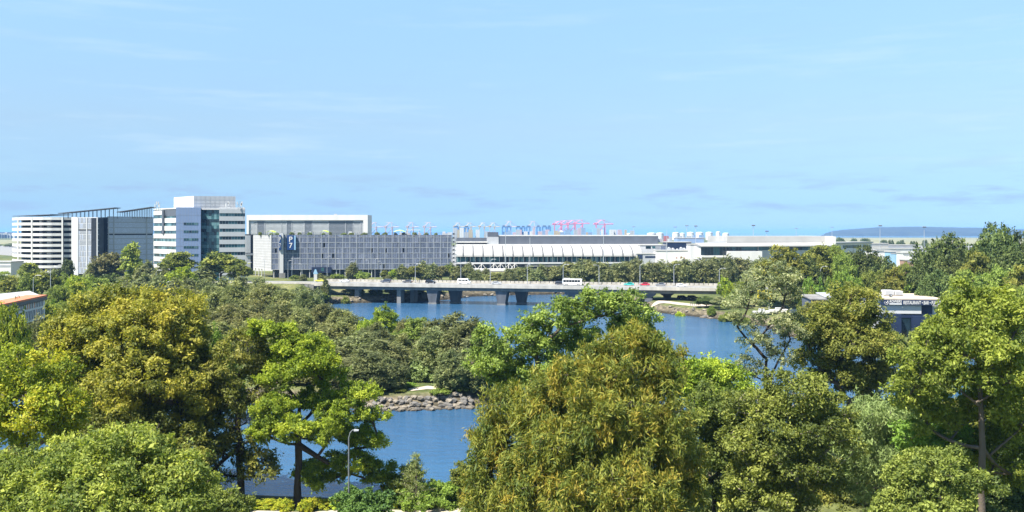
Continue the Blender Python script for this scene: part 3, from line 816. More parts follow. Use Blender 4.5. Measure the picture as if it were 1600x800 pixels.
# ------------------------------------------------------------------ white framed hotel behind P7
hf = Fr(PX(386, 660), PX(575, 660)); HZV = lambda v: ZV(v, 660)
ht = thing('hotel', (*hf.mid()[:2], GP), 'long white framed building with grey louvred front behind the P7 car park', 'building')
mb = MB(); mb.fbox(hf, 0, hf.L, -18, 0, GP - .2, HZV(344.3)); mb.fbox(hf, 0, hf.L, -18, 1.2, HZV(344.2), HZV(335.8)); mb.fbox(hf, hf.su(568), hf.L, .003, 1.2, HZV(364), HZV(344.25)); mb.fbox(hf, 0, hf.su(389.5), .003, 1.2, HZV(430), HZV(344.25))
mb.build('wall', M['white'], ht)
u = 390
pal = [M['mesh_l'], M['lgrey'], M['grey']]
rr = random.Random(3)
while u < 566:
    w = rr.choice((8, 12, 20, 26)); u1 = min(u + w, 567)
    mb = MB(); m_ = rr.choice((0, 0, 1)); a, c = hf.su(u), hf.su(u1)
    mb.fbox(hf, a + .05, c - .05, .004, .1, HZV(366), HZV(344.6))
    z = HZV(366)
    while z < HZV(346): mb.fbox(hf, a + .1, c - .1, .104, .3, z, z + .3); z += .9
    mb.build('louvre_panel', pal[m_], ht)
    mb = MB(); mb.fbox(hf, c - .25, c + .25, .31, .45, HZV(366), HZV(344.6)); mb.build('louvre_post', M['grey'], ht)
    u = u1
mb = MB(); mb.fbox(hf, hf.su(397), hf.su(563), .46, .5, HZV(348.2), HZV(347.4)); mb.build('sunshade_rail', M['dgrey'], ht)
mb = MB(); mb.fbox(hf, hf.su(519), hf.su(523), -9, -7, HZV(335.8), HZV(334)); mb.build('roof_vent', M['grey'], ht)
# link block between the office and P7
lk = Fr(PX(384, 598), PX(396, 600))
lb = thing('link_building', (*lk.mid()[:2], GP), 'narrow grey panelled block with a dark slot between the offices and P7', 'building')
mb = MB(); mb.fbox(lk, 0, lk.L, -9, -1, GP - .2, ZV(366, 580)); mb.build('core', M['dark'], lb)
mb = MB()
for v0, v1 in ((368, 396), (400, 420)): mb.fbox(lk, 0, lk.L * .62, -.99, .2, ZV(v1, 580), ZV(v0, 580))
mb.build('wall_panel', M['lgrey'], lb)
mb = MB(); mb.fbox(lk, 0, lk.L, -1.5, .6, ZV(400, 580), ZV(397, 580)); mb.build('bridge_slab', M['grey'], lb)
# ------------------------------------------------------------------ office building
def zv(Y): return lambda v: ZV(v, Y)
def window_strip(root, fr, s0, s1, d, z0, z1, seed, pane=1.5, mull=M['steel']):
    r = random.Random(seed)
    mb = MB(); s = s0
    while s < s1 - .05:
        e = min(s + pane * r.choice((1, 1, 2)), s1)
        mb.fbox(fr, s + .03, e - .03, d - .2, d, z0, z1, r.choice((0, 0, 0, 1, 1, 2)))
        s = e
    w = mb.build('window', [M['glass_a'], M['glass_b'], M['glass_c']], root)
    mb = MB(); s = s0
    while s <= s1 + .01: mb.fbox(fr, s - .04, s + .04, d + .003, d + .06, z0, z1); s += pane
    mb.build('window_frame', mull, w)

YO = 470; ZO = zv(470)
of = thing('office_building', (*PX(312, 480), GP), 'white banded office tower with blue cladding, teal glass and a box roof', 'office building')
fl = [325.5 + 11.7 * k for k in range(10)]         # tops of the white bands (rows), one per storey
# right wing
rw = Fr(PX(342.5, 470), PX(383, 474))
mb = MB(); mb.fbox(rw, 0, rw.L, -20, -.6, GP - .2, ZO(324)); mb.build('wall', M['lgrey'], of)
mb = MB()
for k in range(9):
    v0 = 338 + 12.2 * (k - 1); mb.fbox(rw, 0, rw.L, -.59, 0, ZO(v0 + 6.9), ZO(v0))
mb.fbox(rw, 0, rw.L, -.59, .1, ZO(333), ZO(327.0))
mb.build('spandrel_band', M['white2'], of)
for k in range(8):
    v0 = 338 + 12.2 * (k - 1) + 6.9; window_strip(of, rw, 0.1, rw.L - .2, -.25, ZO(v0 + 5.2), ZO(v0 + .1), 20 + k)
# glass curtain wall
gf = Fr(PX(313.5, 471), PX(342.5, 471)); r_ = random.Random(5)
mb = MB(); mb.fbox(gf, 0, gf.L, -20, -1.2, GP - .2, ZO(326)); mb.build('wall', M['dgrey'], of)
mb = MB(); z = GP; top = ZO(327.5); nrow = 24
for i in range(nrow):
    za, zc = GP + (top - GP) * i / nrow, GP + (top - GP) * (i + 1) / nrow
    s = 0; dark = r_.random() < .25
    while s < gf.L - .1:
        e = min(s + 1.35, gf.L)
        mb.fbox(gf, s + .03, e - .03, -1.19, -.9, za + .04, zc - .04, 1 if dark and r_.random() < .8 else r_.choice((0, 0, 0, 1, 2) if i % 3 else (2, 2, 0)))
        s = e
mb.build('curtain_wall', [M['glass_a'], M['glass_b'], M['glass_c']], of)
mb = MB(); mb.fbox(gf, -.1, gf.L, -1.5, .05, ZO(327.5), ZO(325.5)); mb.build('parapet', M['white2'], of)
# blue clad block, standing proud
bf = Fr(PX(275, 463), PX(313.8, 467))
mb = MB(); mb.fbox(bf, 0, bf.L, -18, 0, GP - .2, ZO(324.2)); mb.build('wall', M['bluepanel'], of)
mb = MB()
for k in range(1, 8): mb.fbox(bf, 0, bf.L, .003, .03, ZO(324.2 + 12.1 * k) - .05, ZO(324.2 + 12.1 * k) + .05)
for s in np.linspace(2, bf.L - 2, 7): mb.fbox(bf, s - .03, s + .03, .031, .045, GP, ZO(324.4))
mb.build('cladding_joint', M['grey'], of)
for k in range(6):
    v0 = 348 + 12.1 * k; window_strip(of, bf, bf.su(287), bf.su(309.8), .06, ZO(v0 + 3.6), ZO(v0), 40 + k, 1.3)
# left wing, turned to the sun
lw = Fr(PX(240, 486), PX(275, 464.5)); ZL = zv(475)
mb = MB(); mb.fbox(lw, 0, lw.L, -20, -.6, GP - .2, ZL(327)); mb.build('wall', M['lgrey'], of)
mb = MB()
for k in range(8):
    v0 = 329 + 12.1 * k
    if k == 0: mb.fbox(lw, 0, lw.su(255), -.59, 0, ZL(v0 + 6.5), ZL(v0))
    else: mb.fbox(lw, 0, lw.L - .1, -.59, 0, ZL(v0 + 7.0), ZL(v0))
mb.build('spandrel_band', M['white'], of)
for k in range(8):
    v0 = 329 + 12.1 * k + 7.0; window_strip(of, lw, .1, lw.L - .3, -.25, ZL(v0 + 5.0), ZL(v0 + .1), 60 + k)
mb = MB(); mb.fbox(lw, lw.su(255.5), lw.L, -.59, -.1, ZL(338), ZL(328)); mb.build('plant_louvre', M['dgrey'], of)
mb = MB(); mb.fbox(lw, lw.su(254), lw.su(257), .003, .5, ZL(366), ZL(328)); mb.build('vertical_fin', M['dgrey'], of)
mb = MB(); mb.fbox(lw, 0, lw.L, -20, .05, ZL(327), ZL(325.5)); mb.build('parapet', M['white'], of)
# plant room on the roof: the left wall faces the sun
pa = Fr(PX(272, 492), PX(303, 472)); pb = Fr(PX(303, 472), PX(368, 477))
zr0, zr1 = ZO(327), ZO(306)
poly = [PX(272, 492), PX(303, 472), PX(368, 477), PX(352, 502)]
mb = MB(); mb.prism(poly, zr0 - .2, zr1); mb.build('plant_room', M['grey'], of)
mb = MB(); mb.fbox(pa, .1, pa.L - .05, .003, .12, zr0, zr1 - .05); mb.build('plant_room_cladding', M['white'], of)
mb = MB()
for v in (311.8, 317.5, 322): mb.fbox(pb, 0.1, pb.L, .004, .05, ZO(v) - .05, ZO(v) + .05)
for s in np.linspace(1, pb.L - 1, 9): mb.fbox(pb, s - .04, s + .04, .055, .08, zr0, zr1 - .05)
mb.build('cladding_joint', M['grey'], of)
# aerials
for u0, v0, v1, lab in ((246, 328, 314, 'mobile phone antenna cluster on the left wing roof of the offices'), (376, 327, 312, 'antenna cluster on the right end of the office roof'), (357, 327, 314, 'thin aerials on the office roof just left of the right end cluster')):
    Y = 473; x, y = PX(u0, Y); an = thing('rooftop_antenna', (x, y, ZV(v0, Y)), lab, 'antenna')
    rq = random.Random(u0); mb = MB()
    for k in range(6):
        dx, dy = rq.uniform(-1.6, 1.6), rq.uniform(-1, 1); h = rq.uniform(.5, 1) * (v0 - v1) * Y / F
        mb.bar((x + dx, y + dy, ZV(v0, Y) - .3), (x + dx, y + dy, ZV(v0, Y) + h), .06)
    mb.bar((x - 1.7, y, ZV(v0, Y) + 1), (x + 1.7, y, ZV(v0, Y) + 1), .05)
    mb.build('mast', M['steel'], an)
    mb = MB()
    for k in range(5):
        dx = rq.uniform(-1.5, 1.5); z = ZV(v0, Y) + rq.uniform(1.2, 3); mb.box(x + dx - .2, x + dx + .2, y - 1.2, y - .95, z, z + 1.6)
    mb.build('antenna_panel', M['white2'], an)

# ------------------------------------------------------------------ screened car park, two blocks
def screen_block(root, fr, ztop, zbot, sz, mats, frame_m, belt_z, seed, posts=(), deep=24):
    r = random.Random(seed); L = fr.L
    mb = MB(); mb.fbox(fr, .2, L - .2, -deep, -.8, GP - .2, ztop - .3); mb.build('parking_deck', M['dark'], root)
    n = int(round((ztop - zbot) / sz))
    for k in range(n):
        z0 = zbot + k * sz; z1 = z0 + sz
        if abs((z0 + z1) / 2 - belt_z) < sz * .5: z1 -= 1.0
        mb = MB(); s = 0
        while s < L - .1:
            e = min(s + .9, L); mb.fbox(fr, s + .04, e - .04, -.05, .03, z0 + .25, z1 - .2, r.choice(range(len(mats)))); s = e
        mb.build('perforated_screen', mats, root)
    mb = MB()
    for k in range(n + 1):
        z = zbot + k * sz; mb.fbox(fr, 0, L, -.79, -.06, z - .35, z + .2)
    mb.build('floor_slab', frame_m, root)
    mb = MB()
    for s in posts: mb.fbox(fr, s - .35, s + .35, .035, .3, zbot - 3, ztop)
    mb.build('column', frame_m, root)

sp = thing('screened_car_park', (*PX(175, 600), GP), 'tall car park wrapped in grey perforated screens under two tilted canopies', 'car park')
s1 = Fr(PX(112, 575), PX(153, 568)); zt1, zb1 = ZV(340, 572), ZV(427, 572)
mb = MB(); mb.fbox(s1, 0, s1.su(121), -9, .2, zb1 - 1, zt1 + .4); mb.build('stair_core', M['lgrey'], sp)
s1b = Fr(s1.pt(s1.su(121.2), 0, 0)[:2], s1.pt(s1.L, 0, 0)[:2])
screen_block(sp, s1b, zt1, zb1, (zt1 - zb1) / 10, [M['mesh_l'], M['mesh_l'], M['mesh_d']], M['white2'], ZV(366, 572), 3, (0.4, s1b.su(136), s1b.L - .4), 5)
mb = MB(); mb.prism([PX(114, 580.5), PX(151, 574.5), PX(166, 601), PX(140, 625), PX(116, 620)], GP - .2, zt1 - .4); mb.build('parking_deck', M['dark'], sp)
s2 = Fr(PX(153.2, 568.2), PX(168, 600)); screen_block(sp, s2, zt1, zb1, (zt1 - zb1) / 10, [M['mesh_d'], M['screen_a']], M['grey'], ZV(366, 572), 4, (), 4)
s3 = Fr(PX(168.3, 580), PX(240, 603)); zt3, zb3 = ZV(339, 590), ZV(424, 590)
screen_block(sp, s3, zt3, zb3, (zt3 - zb3) / 10, [M['mesh_b'], M['mesh_b']], M['grey'], ZV(366, 590), 5, (.5, s3.su(177.5), s3.su(229)))
for (ua, va, ub, vb, Y) in ((93, 334, 181, 325.2, 578), (184, 332, 237, 324.2, 592)):
    mb = MB(); a = (UX(ua, Y), ZV(va, Y)); c = (UX(ub, Y), ZV(vb, Y))
    th = .45
    vs = [(a[0], Y - 2, a[1]), (c[0], Y - 2, c[1]), (c[0], Y + 7, c[1]), (a[0], Y + 7, a[1])]
    mb.hexa(vs + [(x, y, z + th) for x, y, z in vs]); mb.build('solar_canopy', M['dgrey'], sp)
    mb = MB()
    for t_ in np.linspace(.08, .96, 13):
        x = a[0] + (c[0] - a[0]) * t_; z = a[1] + (c[1] - a[1]) * t_
        for y in (Y - .5, Y + 6): mb.bar((x, y, ZV(340, Y) - .5), (x, y, z + .05), .16)
    mb.build('canopy_post', M['dgrey'], sp)

# ------------------------------------------------------------------ curved car park with white bands
cp = thing('curved_car_park', (*PX(66, 600), GP), 'rounded car park with ten stacked white concrete bands and dark open floors', 'car park')
uu_ = np.array([19.0, 21, 25, 30, 40, 52, 66, 80, 95, 112]); yy_ = np.array([612, 604, 598, 594.5, 589, 585.5, 584, 584.5, 586, 589.0])
ut = np.linspace(19, 112, 40); yt = np.interp(ut, uu_, yy_)
pl = [Vector(PX(u, y)) for u, y in zip(ut, yt)]
def band(mb, z0, z1, din, dout, mi=0, i0=0, i1=None):
    pts = pl[i0:i1]; nrm = []
    for i, p in enumerate(pts):
        d = (pts[min(i + 1, len(pts) - 1)] - pts[max(i - 1, 0)]).normalized(); nrm.append(Vector((d.y, -d.x)))
    n = len(pts); vs = []
    for p, q in zip(pts, nrm):
        o_ = p + q * dout; i_ = p - q * din
        vs += [(o_.x, o_.y, z0), (o_.x, o_.y, z1), (i_.x, i_.y, z1), (i_.x, i_.y, z0)]
    fs = [(0, 1, 2, 3), (4 * n - 1, 4 * n - 2, 4 * n - 3, 4 * n - 4)]
    for i in range(n - 1):
        for k in range(4): fs.append((4 * i + k, 4 * i + 4 + k, 4 * i + 4 + (k + 1) % 4, 4 * i + (k + 1) % 4))
    mb.add(vs, fs, mi)
ztop, step = ZV(339.5, 588), 8.33 * 588 / F
for k in range(11):
    z1 = ztop - k * step; mb = MB(); band(mb, z1 - 1.75, z1, .3, 0); mb.build('parapet_band', M['white'], cp)
mb = MB()
for k in range(11): z1 = ztop - k * step; band(mb, z1 - 1.7, z1 - 1.35, 9, -.31)
mb.build('floor_slab', M['lgrey'], cp)
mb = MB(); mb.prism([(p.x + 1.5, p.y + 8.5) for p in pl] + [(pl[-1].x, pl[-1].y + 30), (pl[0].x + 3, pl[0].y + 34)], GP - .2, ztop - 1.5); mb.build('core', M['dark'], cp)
for u in (29.5, 51, 99):
    i = int((u - 19) / 93 * 39); p = pl[i]; mb = MB(); mb.box(p.x - .45, p.x + .45, p.y - .45, p.y + .55, GP - .2, ztop - .1); mb.build('column', M['white'], cp)
mb = MB()
for k in range(10):
    z = ztop - k * step
    for u in (60, 72, 76): p = pl[int((u - 19) / 93 * 39)]; mb.box(p.x - .8, p.x + .8, p.y + 3, p.y + 5.5, z - 3.3, z - 2.0, k % 3)
mb.build('parked_car_row', [M['white2'], M['lgrey'], M['screen_c']], cp)  # pale boxes standing in for the cars parked on each open floor
mb = MB(); a = PX(19.5, 602); c = PX(78, 592)
vs = [(a[0], a[1], ZV(338, 598)), (c[0], c[1], ZV(335.8, 598)), (c[0] + 1, c[1] + 26, ZV(335.2, 598)), (a[0] + 6, a[1] + 24, ZV(337, 598))]
mb.hexa(vs + [(x, y, z + .35) for x, y, z in vs]); mb.build('roof_canopy', M['dgrey'], cp)
mb = MB()
for t_ in np.linspace(.1, .9, 6):
    x = a[0] + (c[0] - a[0]) * t_; y = a[1] + (c[1] - a[1]) * t_; mb.bar((x, y + 4, ztop - 1), (x, y + 4, ZV(336.6, 598)), .12)
mb.build('canopy_post', M['steel'], cp)

# ------------------------------------------------------------------ airport terminal
YT = 660; ZT = zv(YT)
tf = Fr(PX(712, 660), PX(1003, 668))
tm_ = thing('airport_terminal', (*tf.mid()[:2], GP), 'long airport terminal with a white ribbed curved roof under a dark flat block', 'terminal building')
# curved roof: quarter barrel rising away from the viewer
def prof_pts(n=10):
    out = []
    for i in range(n + 1):
        a = i / n * math.pi / 2
        out.append((-16 * (1 - math.cos(a)), ZT(400.5) + (ZT(384.8) - ZT(400.5)) * math.sin(a)))
    return out
pp = prof_pts()
mb = MB()
for (d0, z0), (d1, z1) in zip(pp, pp[1:]):
    P = tf.pt
    mb.hexa([P(0, d0, z0 - .3), P(tf.L, d0, z0 - .3), P(tf.L, d1, z1 - .3), P(0, d1, z1 - .3), P(0, d0, z0), P(tf.L, d0, z0), P(tf.L, d1, z1), P(0, d1, z1)])
mb.build('curved_roof', M['roofwhite'], tm_)
us = [723.5 + 15.6 * k for k in range(18)]
for k, u in enumerate(us):
    s = tf.su(u); mb = MB()
    for (d0, z0), (d1, z1) in zip(pp, pp[1:]):
        mb.bar(tf.pt(s, d0 + .15, z0 + .12), tf.pt(s, d1 + .15, z1 + .12), .46)
    mb.build('roof_rib', M['rib'], tm_)
mb = MB(); mb.fbox(tf, 0, tf.su(1040), -20, -14.5, ZT(386), ZT(382.2)); mb.build('roof_edge', M['white'], tm_)
mb = MB(); mb.fbox(tf, 0, tf.L, -14, -3.2, GP, ZT(400.6)); mb.build('wall', M['dgrey'], tm_)
mb = MB(); mb.fbox(tf, 0, tf.L, -3.1, -2.9, ZT(410), ZT(401.2), 0)
r_ = random.Random(9); s = 0
while s < tf.L - 2:
    mb.fbox(tf, s + .1, s + 1.7, -2.89, -2.8, ZT(409.5), ZT(402.5), r_.choice((0, 1, 1, 2))); s += 1.8
mb.build('glazing', [M['glass_b'], M['glass_a'], M['glass_c']], tm_)
mb = MB(); s = 0
while s < tf.L: mb.fbox(tf, s - .14, s + .14, -2.79, -2.4, ZT(410), ZT(401)); s += 3.6
mb.build('mullion', M['white2'], tm_)
mb = MB(); mb.fbox(tf, 0, tf.L, -4, 1.0, ZT(412.5), ZT(410.2)); mb.build('balcony_slab', M['lgrey'], tm_)
mb = MB(); mb.fbox(tf, 2, tf.L, -3, 0.2, GP, ZT(420)); mb.fbox(tf, tf.su(820), tf.L, -3, .6, ZT(417), ZT(412.6)); mb.build('lower_wall', M['concrete_d'], tm_)
# dark block
mb = MB(); mb.fbox(tf, tf.su(780), tf.su(1038), -44, -20.1, ZT(384), ZT(367.6)); mb.build('dark_block', M['dgrey'], tm_)
mb = MB(); mb.fbox(tf, tf.su(780), tf.su(1038), -20.09, -19.9, ZT(369.2), ZT(367.2)); mb.build('dark_block_fascia', M['lgrey'], tm_)
mb = MB(); mb.fbox(tf, tf.su(762), tf.su(780.8), -40, -19.5, ZT(384.5), ZT(370.2)); mb.build('plant_tower', M['grey'], tm_)
mb = MB(); mb.fbox(tf, tf.su(764), tf.su(780.6), -39, -19.45, ZT(370.1), ZT(362.6)); mb.build('plant_tower_cap', M['dgrey'], tm_)
mb = MB(); mb.fbox(tf, 0, tf.su(762), -40, -22, ZT(384), ZT(371.8)); mb.build('low_block', M['dgrey'], tm_)
mb = MB(); mb.fbox(tf, 0, tf.su(763), -22, -18.5, ZT(379.4), ZT(377.9)); mb.build('low_roof_edge', M['white'], tm_)
# forecourt canopy on raking struts
fc = thing('forecourt_canopy', tf.pt(tf.su(765), 12, GP), 'white forecourt canopy hung from V shaped masts in front of the terminal', 'canopy')
mb = MB(); mb.fbox(tf, tf.su(728), tf.su(812), 6, 17, ZT(422.5), ZT(419.2)); mb.build('canopy_roof', M['white'], fc)
for u in (737, 751, 770, 780, 793, 802):
    s = tf.su(u); mb = MB(); z0 = ZT(420); mb.bar(tf.pt(s, 12, z0), tf.pt(s + .5, 12, ZT(410.5)), .22); mb.bar(tf.pt(s + .5, 12, ZT(410.5)), tf.pt(s + 3.8, 12, z0), .16); mb.bar(tf.pt(s + .5, 12, ZT(411.5)), tf.pt(s - 3, 12, z0), .12)
    mb.build('mast', M['white'], fc)
mb = MB()
for u in (731, 750, 770, 790, 809): mb.bar(tf.pt(tf.su(u), 11, GP), tf.pt(tf.su(u), 11, ZT(420)), .25)
mb.build('column', M['white2'], fc)
wb_ = thing('lift_tower', (*PX(743, 560), GP), 'small pale blue glass lift tower among the trees right of P7', 'lift tower')
mb = MB(); x0, x1 = UX(736.5, 560), UX(743.5, 560); mb.box(x0, x1, 557, 562, GP - .2, ZV(422.5, 560)); mb.build('glass_shaft', M['mesh_l'], wb_)
mb = MB(); mb.box(x0 - 2, x1 + .8, 556, 563, ZV(422.4, 560), ZV(419.5, 560)); mb.build('roof', M['white'], wb_)
mb = MB()
for k in range(4): mb.box(x0 - .1, x1 + .1, 556.8, 556.95, GP + .5 + k * 1.6, GP + .65 + k * 1.6)
mb.build('frame', M['steel'], wb_)

# small blocks and plant between the two terminals
def block(name, cat, lab, u0, u1, v0, v1, Y, depth, m, extra=None, group=None):
    x0, x1 = UX(u0, Y), UX(u1, Y)
    t_ = thing(name, ((x0 + x1) / 2, Y + depth / 2, GP), lab, cat, group)
    mb = MB(); mb.box(x0, x1, Y, Y + depth, max(GP - .2, ZV(v1, Y)), ZV(v0, Y)); mb.build('wall', m, t_)
    mb = MB(); mb.box(x0 - .3, x1 + .3, Y - .3, Y + depth + .3, ZV(v0, Y) + .003, ZV(v0, Y) + .6); mb.build('roof', M['roofwhite'], t_)
    for i, (a, c, va, vb, mm) in enumerate(extra or []):
        mb = MB(); mb.box(UX(a, Y), UX(c, Y), Y - .12, Y - .003, ZV(vb, Y), ZV(va, Y)); mb.build('window', mm, t_)
    return t_
GB, GA = M['glass_b'], M['glass_a']
block('terminal_annex', 'building', 'pale annex with small dark windows at the right end of the ribbed roof', 1000, 1041, 383.5, 420, 672, 14, M['white2'], [(1009, 1017, 384.5, 388.5, GB), (1019, 1024, 384.5, 388, GA), (1032, 1040, 384, 391, M['screen_a']), (1024, 1031, 383.8, 391, M['mesh_l'])])
block('service_building', 'building', 'low grey service block with machinery in front of the pale annex', 996, 1030, 397, 430, 655, 8, M['grey'], [(996, 1004, 398, 405, M['navy']), (1008, 1026, 400, 403, M['navy'])])
block('white_hall', 'building', 'plain white hall between the two terminal roofs with a few red marks', 1026, 1112, 392.2, 430, 650, 16, M['white'], [(1056, 1058, 402, 403.5, M['cred']), (1063, 1066, 401, 402.5, M['cred']), (1069, 1070.5, 402.5, 403.8, M['cred']), (1083, 1084.5, 402.6, 403.8, M['cred'])])
block('dark_roof_building', 'building', 'long dark fronted building behind the white hall', 1042, 1080, 378.8, 396, 730, 20, M['navy'])
block('blue_hangar', 'building', 'long low blue shed behind the dark fronted building', 1058, 1100, 372.3, 380, 950, 20, M['pale_blue_box'])
block('corner_block', 'building', 'white angular corner block left of the dark glass of the right terminal', 1079, 1097, 382.5, 430, 640, 14, M['white2'], [(1089, 1096, 400, 403.5, GB)])
for i, u in enumerate((1047, 1053, 1060, 1066, 1071)):
    w = 2.0; x = UX(u, 655); un = thing('cooling_unit', (x, 660, ZV(392, 655)), 'grey rooftop cooling unit on the plain white hall', 'cooling unit', 'cooling units on the white hall')
    mb = MB(); mb.box(x - 1.1, x + 1.1, 658, 661, ZV(392.2, 655) - .3, ZV(387.5 + (i % 3) * 1.2, 655)); mb.build('casing', M['grey'], un)
    mb = MB(); mb.lathe((x, 659.5, ZV(387.5 + (i % 3) * 1.2, 655)), [(.8, 0), (.8, .5), (.6, .55)], 10); mb.build('fan_ring', M['lgrey'], un)

# right terminal
YR = 620; ZR = zv(YR)
rf = Fr(PX(1095, 620), PX(1306, 628))
rt = thing('pier_terminal', (*rf.mid()[:2], GP), 'white terminal with a sweeping pale roof over a band of dark glass', 'terminal building')
P = rf.pt
mb = MB()
# raised upper roof, front edge climbing towards the middle
a, c, e = 0, rf.su(1146), rf.L
mb.fbox(rf, rf.su(1146), rf.L, -60, -14, ZR(382), ZR(369.2))
mb.build('upper_roof', M['roofwhite'], rt)
mb = MB()
mb.hexa([P(0, 2, ZR(385.6)), P(e, 2, ZR(385)), P(e, -14, ZR(382.2)), P(0, -14, ZR(381)), P(0, 2, ZR(383.9)), P(e, 2, ZR(383.2)), P(e, -14, ZR(379.3)), P(0, -14, ZR(379.8))])
mb.build('lower_roof', M['roofwhite'], rt)
mb = MB(); mb.fbox(rf, rf.su(1100), rf.su(1160), -16, -15, ZR(381), ZR(375.5), zt=(ZR(380.5), ZR(375))); mb.build('roof_wedge', M['white2'], rt)
mb = MB(); mb.fbox(rf, rf.su(1146), rf.L - 2, -13.9, -13.4, ZR(381.4), ZR(379.4)); mb.build('roof_shadow_line', M['dgrey'], rt)  # dark strip standing in for the shadow line under the upper roof
mb = MB(); mb.fbox(rf, 1, e - 1, -40, -1.5, GP - .2, ZR(385.2)); mb.build('wall', M['white2'], rt)
for ua, ub, va, vb in ((1096, 1135, 386, 399), (1135.5, 1185, 386, 392), (1186, 1225, 386, 391), (1226, 1268, 386, 391), (1292, 1300, 387, 391)):
    window_strip(rt, rf, rf.su(ua), rf.su(ub), -1.2, ZR(vb), ZR(va), int(ua), 2.2, M['dsteel'])
mb = MB(); mb.fbox(rf, rf.su(1135), rf.su(1186), -1.4, 6, GP, ZR(392.5)); mb.build('lower_block', M['white'], rt)
mb = MB(); mb.fbox(rf, rf.su(1096), rf.su(1135), -1.4, 2, ZR(402), ZR(399.2)); mb.build('ledge', M['white'], rt)
mb = MB(); mb.fbox(rf, e - 1.5, e + 1, -62, -2, ZR(388), ZR(369.5), zt=(ZR(369.0), ZR(369.8))); mb.build('end_wall', M['white'], rt)
# long low concourse on the right
lc = Fr(PX(1305, 640), PX(1362, 690))
ln = thing('concourse', (*lc.mid()[:2], GP), 'low white concourse with dark windows running right from the pale terminal', 'building')
mb = MB(); mb.fbox(lc, 0, lc.L, -12, 0, GP - .2, ZV(380.5, 660)); mb.build('wall', M['white'], ln)
mb = MB(); mb.fbox(lc, -1, lc.L + 1, -13, 1, ZV(380.4, 660), ZV(378.2, 660)); mb.build('roof', M['roofwhite'], ln)
for ua, ub in ((1302, 1312), (1317, 1342), (1348, 1357)):
    window_strip(ln, lc, max(.2, lc.su(ua)), lc.su(ub), .05, ZV(387.5, 660), ZV(383, 660), ua, 2.0, M['dsteel'])
# scattered white airport buildings to the right
WB = [('storage_shed', 'rounded white hangar roof right of the low concourse', 1358, 1388, 381, 388, 760, 14, M['roofwhite']),
      ('storage_shed', 'long white shed with a dark eave beyond the pale blue tower', 1376, 1444, 389, 396, 700, 12, M['white']),
      ('storage_shed', 'white shed directly right of the trees at the end of the concourse', 1362, 1392, 392, 402, 560, 10, M['white']),
      ('light_tower_block', 'pale blue tower block among the white sheds', 1391, 1406, 394, 407, 540, 8, M['lightblue']),
      ('storage_shed', 'white cube shaped shed between the pale blue tower and the fig trees', 1411, 1424, 396, 406, 530, 9, M['white']),
      ('storage_shed', 'flat grey roofed shed in front of the airfield', 1386, 1432, 383.5, 388, 800, 16, M['grey']),
      ('storage_shed', 'white shed half hidden by the left edge of the fig trees', 1426, 1450, 398, 408, 545, 9, M['white']),
      ('house', 'house with a brown roof below the white cube shed', 1417, 1434, 407, 418, 480, 9, M['brickroof'])]
for n_, lab, u0, u1, v0, v1, Y, dp, m_ in WB:
    block(n_, 'shed' if n_ != 'house' else 'house', lab, u0, u1, v0, v1 + 12, Y, dp, m_, [(u0 + 1, u1 - 1, v0 + 1.4, v0 + 2.6, M['grey'])])
# left edge, behind the curved car park
block('warehouse', 'warehouse', 'low white warehouse left of the curved car park', -40, 17, 410, 430, 540, 14, M['white'], [(-30, 16, 414, 417, M['grey'])])
block('warehouse', 'warehouse', 'distant pale warehouse on the airfield at the left edge', -40, 14, 401, 404, 1100, 20, M['lgrey'])

# ------------------------------------------------------------------ flat roofed building at the left edge
YB = 201
br = Fr(PX(-2, 201), PX(68, 231))
pb_ = thing('patterned_building', (*PX(10, 235), 3.2), 'flat white roofed building with an orange roof edge and patterned white walls', 'building')
zt_ = ZV(462, 230); zb_ = ZV(506, 230)
A0 = Vector(br.pt(-26, 0, 0)[:2]); B0 = Vector(br.pt(br.L, 0, 0)[:2]); inn = -br.n
back = PX(-60, 262)
poly = [tuple(A0), tuple(B0), PX(46, 254), (A0.x - 30, A0.y + 40)]
mb = MB(); mb.prism(poly, 3, zt_ - 1.3); mb.build('core', M['white2'], pb_)
brr = Fr(tuple(A0), tuple(B0))
mb = MB(); mb.fbox(brr, 0, brr.L, .003, .35, zb_ + 1.4, zt_ - 1.31)
mb.build('wall', M['fins'], pb_)
mb = MB(); rq = random.Random(2)
for row in range(2):
    s = .6
    while s < brr.L - 1.2:
        z = zb_ + 1.9 + row * 2.8; k = rq.uniform(-.35, .35)
        q = [brr.pt(s, .36, z), brr.pt(s + .45, .36, z), brr.pt(s + .45 + k + .3, .36, z + 2.3), brr.pt(s + k + .3, .36, z + 2.3)]
        q2 = [brr.pt(s, .40, z), brr.pt(s + .45, .40, z), brr.pt(s + .45 + k + .3, .40, z + 2.3), brr.pt(s + k + .3, .40, z + 2.3)]
        mb.hexa(q + q2, 0 if rq.random() < .75 else 1); s += 1.25
mb.build('pattern_fin', [M['navy'], M['orange']], pb_)
mb = MB(); mb.fbox(brr, 0, brr.L, .003, .3, 3, zb_ + 1.39); mb.build('lower_wall', mat('dark_red_wall', (.09, .035, .04), .8, .2, .5), pb_)
mb = MB(); mb.prism([(x, y) for x, y in poly], zt_ - 1.29, zt_ - .3); mb.build('roof', M['roofwhite'], pb_)
mb = MB(); mb.fbox(brr, -.3, brr.L + .3, -4.2, .8, zt_ - .29, zt_ + .15); mb.build('roof_border', M['orange'], pb_)
mb = MB(); mb.fbox(brr, -.3, brr.L + .3, .45, .82, zt_ - 1.1, zt_ - .295); mb.build('fascia', M['dgrey'], pb_)
